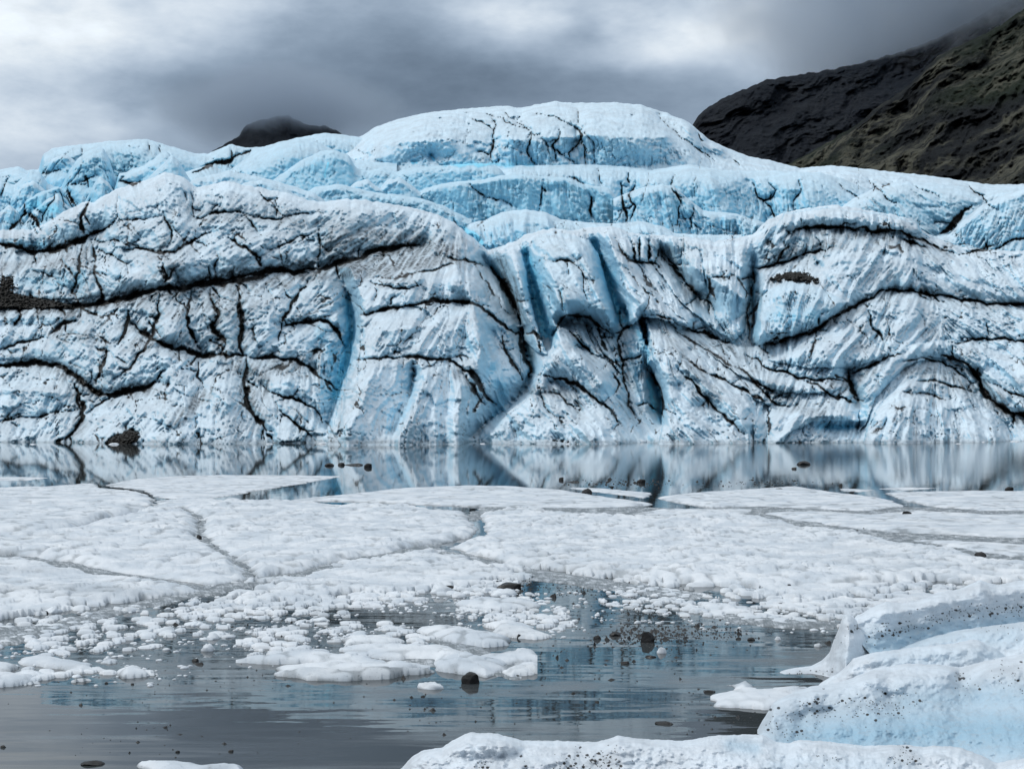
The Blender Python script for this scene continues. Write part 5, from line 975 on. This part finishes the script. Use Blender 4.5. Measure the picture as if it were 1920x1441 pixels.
def put(me, name, u, v, w, hgt, label, cat, group, dep=.8, rot=0.0, sink=0.0, zbase=0.0):
    p = on_water(u, v, zbase); px = p[1] / F; o = bpy.data.objects.new(name, me); COL.objects.link(o)
    o.location = (p[0], p[1] + .5 * w * px * dep * .6, zbase - sink); o.rotation_euler = (0, 0, rot)
    o.scale = (.5 * w * px, .5 * w * px * dep, hgt * px * (.6 if cat == 'stone' else .75))
    return tag(o, label, cat, group)
rs = np.random.RandomState(11)
GL = "loose ice lumps in the near water"
BIG = [(785,1128,33,34,"round ice lump sitting alone left of the dirty slab"),(738,1119,36,26,"flat topped ice lump beside the round lone lump"),(684,1124,62,30,"long low ice lump left of the round lone lump"),(828,1112,46,36,"ice lump leaning against a dark stone slab"),
 (808,1291,53,42,"smooth lone ice lump left of the big dark wet rock"),(1241,1224,19,34,"small ice lump just right of the gravelly dark stone"),(465,1212,30,34,"rounded ice lump alone in the left water"),(388,1220,24,36,"small round ice lump above two black stones"),
 (305,1186,44,26,"low ice lump at the edge of the left lump field"),(54,1270,62,26,"big flat ice lump at the far left of the near water"),(1535,1212,16,24,"tiny ice lump just left of the iceberg fin"),(1459,1199,12,20,"tiny ice lump beside a black stone left of the iceberg"),(1056,1146,26,30,"ice lump at the right of the scalloped strip"),(943,1117,54,34,"ice lump under the dirty stone slab")]
for k, (u, v, w, h_, lb) in enumerate(BIG): put(LM[k % 6], "ice_lump", u, v, w, h_ , lb, "ice lump", GL, .75, rs.uniform(-.5, .5), .005)
REG = [([(60,1150),(230,1138),(400,1118),(560,1126),(640,1150),(560,1185),(420,1196),(250,1212),(60,1228),(-20,1205)], 95, 10, 34, "white ice lump in the crowded lump field of the left water"),
 ([(-20,1200),(250,1210),(350,1240),(200,1270),(-20,1280)], 14, 9, 30, "scattered ice lump in the dark water at the lower left"),
 ([(560,1102),(760,1090),(900,1080),(960,1095),(900,1125),(820,1140),(640,1150)], 70, 12, 34, "ice lump at the crumbling lower edge of the middle floe"),
 ([(850,1116),(1030,1124),(1080,1160),(1040,1190),(900,1156)], 40, 8, 24, "small ice lump in the open water of the middle"),
 ([(1130,1092),(1280,1110),(1300,1150),(1200,1165),(1130,1140)], 26, 10, 28, "ice lump in the water below the largest floe"),
 ([(450,1178),(760,1168),(800,1240),(520,1245)], 38, 10, 32, "ice lump among the near flat strips"), ([(1310,1130),(1560,1160),(1540,1180),(1380,1168)], 10, 8, 22, "ice lump in the slush left of the iceberg fin")]
for pl, n, w0, w1, lb in REG:
    P_ = np.array(pl); got = 0; tries = 0
    while got < n and tries < n * 40:
        tries += 1
        u = rs.uniform(P_[:, 0].min(), P_[:, 0].max()); v = rs.uniform(P_[:, 1].min(), P_[:, 1].max())
        if not inside(np.array([u]), np.array([v]), pl)[0]: continue
        if fbm(np.array(u / 70.), np.array(v / 18.), 205, 3) < -.18 + .3 * rs.rand() - .15: continue
        w = w0 + (w1 - w0) * rs.rand() ** 2.2; got += 1
        put(LM[rs.randint(6)], "ice_lump", u, v, w, w * rs.uniform(.42, .85), lb, "ice lump", GL, rs.uniform(.6, 1.1), rs.uniform(0, 6.28), .004)
GB = "small ice blocks at the foot of the glacier"
for k, (u, v, w, h_, lb) in enumerate([(605,832,22,13,"white ice block at the foot of the left blue crevasse"),(212,833,20,9,"white ice block before the dark gravel heap at the waterline"),(1172,829,24,10,"left ice block of the two left of the narrow blue cave"),(1203,829,26,12,"right ice block of the two left of the narrow blue cave"),(1452,829,18,7,"low ice block under the right end of the ice prow slope"),(905,832,14,6,"tiny ice block where the buttress meets the fan of ice"),(1905,828,22,8,"ice block right of the rounded waterline mound"),(60,833,16,6,"small ice block at the far left waterline")]):
    put(LM[k % 6], "ice_block", u, v, w, h_, lb, "ice block", GB, .8, 0.3 * k, .02)
for k in range(26):
    u = rs.uniform(0, 1920); put(LM[k % 6], "ice_block", u, 830 + rs.uniform(-1.5, 2.5), rs.uniform(6, 17), rs.uniform(3, 8), "small white ice lump at the waterline of the glacier wall", "ice block", GB, .8, rs.uniform(0, 6), .02)
# uncountable brash
BV, BF = [], []
I2, T2 = ico(2)
for pl, n, w0, w1, lb in REG:
    P_ = np.array(pl) ; 
    for k in range(n * 9):
        u = rs.uniform(P_[:, 0].min() - 20, P_[:, 0].max() + 20); v = rs.uniform(P_[:, 1].min() - 6, P_[:, 1].max() + 6)
        if fbm(np.array(u / 50.), np.array(v / 14.), 215, 3) < .02: continue
        p = on_water(u, v); px = p[1] / F; w = rs.uniform(2.5, 8.5) * (.5 + rs.rand()); a = rs.uniform(0, 6.28)
        V = I2 * np.array([w * rs.uniform(.5, .9), w * .5, w * rs.uniform(.22, .45)]) * px
        V = V * (1 + .2 * rs.normal(size=(len(V), 1)) * .5); c, s_ = math.cos(a), math.sin(a)
        V = np.stack([V[:, 0] * c - V[:, 1] * s_, V[:, 0] * s_ + V[:, 1] * c, V[:, 2]], -1) + p
        BF.append(T2 + sum(map(len, BV)) if False else T2 + len(BV) * len(I2)); BV.append(V)
BV = np.concatenate(BV); BF = np.concatenate(BF)
tag(link_mesh("brash_ice", BV, BF, LUMP, attrs={k: np.zeros(len(BV)) for k in ('dirt', 'film', 'blue')}), "fine brash ice crumbs between the loose lumps", "brash ice", kind='stuff')

# stones: (x, foot row, width, height in photo pixels, label)
GR = "dark stones in and around the lake"
ST = [(883,1281,36,34,"big dark wet rock with a pointed side in the near water"),(1214,1204,29,34,"gravelly dark rock in the middle of a grit patch"),(1101,924,20,15,"dark pointed boulder on the smooth greyish floe"),(1508,871,26,12,"broad black rock in the far right water"),(1490,879,11,6,"small black rock beside the broad far right rock"),
(1577,911,9,9,"single black stone in water before the right floes"),(1894,919,17,11,"black stone in water near the right edge"),(1701,965,20,12,"dark stone sitting on the long right floe"),(1840,1041,22,12,"dark stone half sunk in slush at the right"),(1888,1057,8,6,"little black stone in slush at the far right"),
(1053,900,11,10,"brown stone in far water above the pointed boulder"),(1077,904,27,5,"flat black slab right of the brown far stone"),(1203,905,17,12,"dark stone among bits in the far middle water"),(1147,913,9,4,"flat stone left of the dark far middle stone"),(1462,917,15,4,"flat dark stone at the far edge of the ice sheet"),
(617,873,18,9,"leftmost dark rock of the far gravel bar"),(640,872,15,9,"second dark rock of the far gravel bar"),(665,872,42,6,"long low rock in the far gravel bar"),(690,876,16,13,"tallest rock at the right end of the far gravel bar"),(373,1008,11,10,"black stone stuck in the crack of the left floes"),(540,1083,15,9,"brown stone on the long diagonal crack"),
(85,1150,10,9,"black stone on slush at the left"),(366,1240,14,10,"upper of two black stones in the left water"),(374,1246,18,8,"lower of two black stones in the left water"),(470,1239,11,11,"black stone right of the paired black stones"),(968,1268,13,6,"flat black stone right of the big dark wet rock"),
(1120,1198,15,13,"black stone left of the gravelly dark rock"),(1154,1192,22,14,"black gravel lump between two black stones"),(1173,1244,18,8,"flat black stone below the gravelly dark rock"),(1045,1233,7,10,"thin pointed black stone in the near middle water"),(973,1196,8,13,"thin upright black stone beside a thick strip"),
(1220,1232,22,6,"flat dark stone below the gravelly dark rock, right"),(1385,1198,11,7,"black stone left of the iceberg fin, smaller"),(1409,1200,15,9,"black stone left of the iceberg fin, larger"),(1462,1134,15,7,"black sliver of stone on the slush strip"),(1038,1120,16,13,"brown stone in the middle grit patch"),(955,1106,52,22,"wide dirty stone slab resting on an ice lump"),
(840,1104,32,12,"dark flat slab beside a leaning ice lump"),(5,1401,11,8,"black stone at the lower left corner"),(171,1434,46,11,"wide low dark stone near the bottom left"),(433,1409,11,7,"black stone in grey water at the bottom left"),(310,1364,10,6,"small black stone pair in the left grey water"),(333,1410,9,6,"flat black stone in the left grey water"),
(680,1270,9,8,"black stone left of the smooth lone lump"),(793,1306,9,5,"black stone under the smooth lone lump"),(199,1281,7,5,"tiny black stone below the flat left lump"),(248,1283,7,5,"tiny black stone in the blue left water"),(151,1322,9,7,"small dark stone in the left blue reflection"),(1422,1318,10,7,"black stone below the slushy ice tongue"),(1330,1298,26,7,"long black stone left of the slushy ice tongue"),
(1246,1358,36,9,"reddish dark stone patch in front of the lumpy ice block"),(1075,1300,8,5,"small black stone in the centre of the near water"),(1120,1316,9,5,"small black stone right of the centre near water"),(1554,1206,14,9,"black stone touching the iceberg fin"),(1480,1098,8,6,"dark bit on the largest floe, right"),(1115,1210,5,12,"thin upright dark stone above the near strips")]
for k, (u, v, w, h_, lb) in enumerate(ST):
    zb = .05 if 905 < v < 1100 and 'water' not in lb else 0.0
    put(SM[k % 6], "stone", u, v, w, h_, lb, "stone", GR, .8, rs.uniform(-.4, .4), 0.0, zb)
# floating grit
GV_, GFc = [], []
oct_v = np.array([(1,0,0),(-1,0,0),(0,1,0),(0,-1,0),(0,0,1),(0,0,-.4)], float); oct_f = np.array([(0,2,4),(2,1,4),(1,3,4),(3,0,4),(2,0,5),(1,2,5),(3,1,5),(0,3,5)])
GRIT = [(950,1090,60,20,150,1.9),(1100,1105,160,24,260,1.5),(1215,1190,90,22,420,2.0),(1200,1150,110,30,200,1.5),(1340,1185,80,24,200,1.6),(1080,1230,260,60,150,1.6),(500,1160,200,40,120,1.8),(400,1270,330,60,110,1.7),(1180,905,120,8,160,1.4),(1420,905,120,8,70,1.3),(1300,1330,120,50,60,1.6),(850,1330,260,60,60,1.7),(300,1390,260,50,40,1.8),(1650,985,220,22,120,1.3),(870,1090,120,20,120,1.6)]
for (u, v, ru, rv, n, sz) in GRIT:
    for k in range(n):
        a, b_ = u + rs.normal() * ru * .5, v + rs.normal() * rv * .5
        if b_ < 880: continue
        p = on_water(a, b_, .0); px = p[1] / F; w = sz * px * rs.uniform(.5, 1.9) * (1 + 1.5 * (rs.rand() > .95))
        q = rs.uniform(0, 6.28); V = oct_v * np.array([w, w * rs.uniform(.5, 1), w * rs.uniform(.35, .9)]) * (1 + .3 * rs.normal(size=(6, 1)))
        c, s_ = math.cos(q), math.sin(q); V = np.stack([V[:, 0] * c - V[:, 1] * s_, V[:, 0] * s_ + V[:, 1] * c, V[:, 2]], -1)
        GFc.append(oct_f + len(GV_) * 6); GV_.append(V + p)
tag(link_mesh("gravel", np.concatenate(GV_), np.concatenate(GFc), STONE, smooth=False), "black grit scattered on the slush and water", "gravel", kind='stuff')
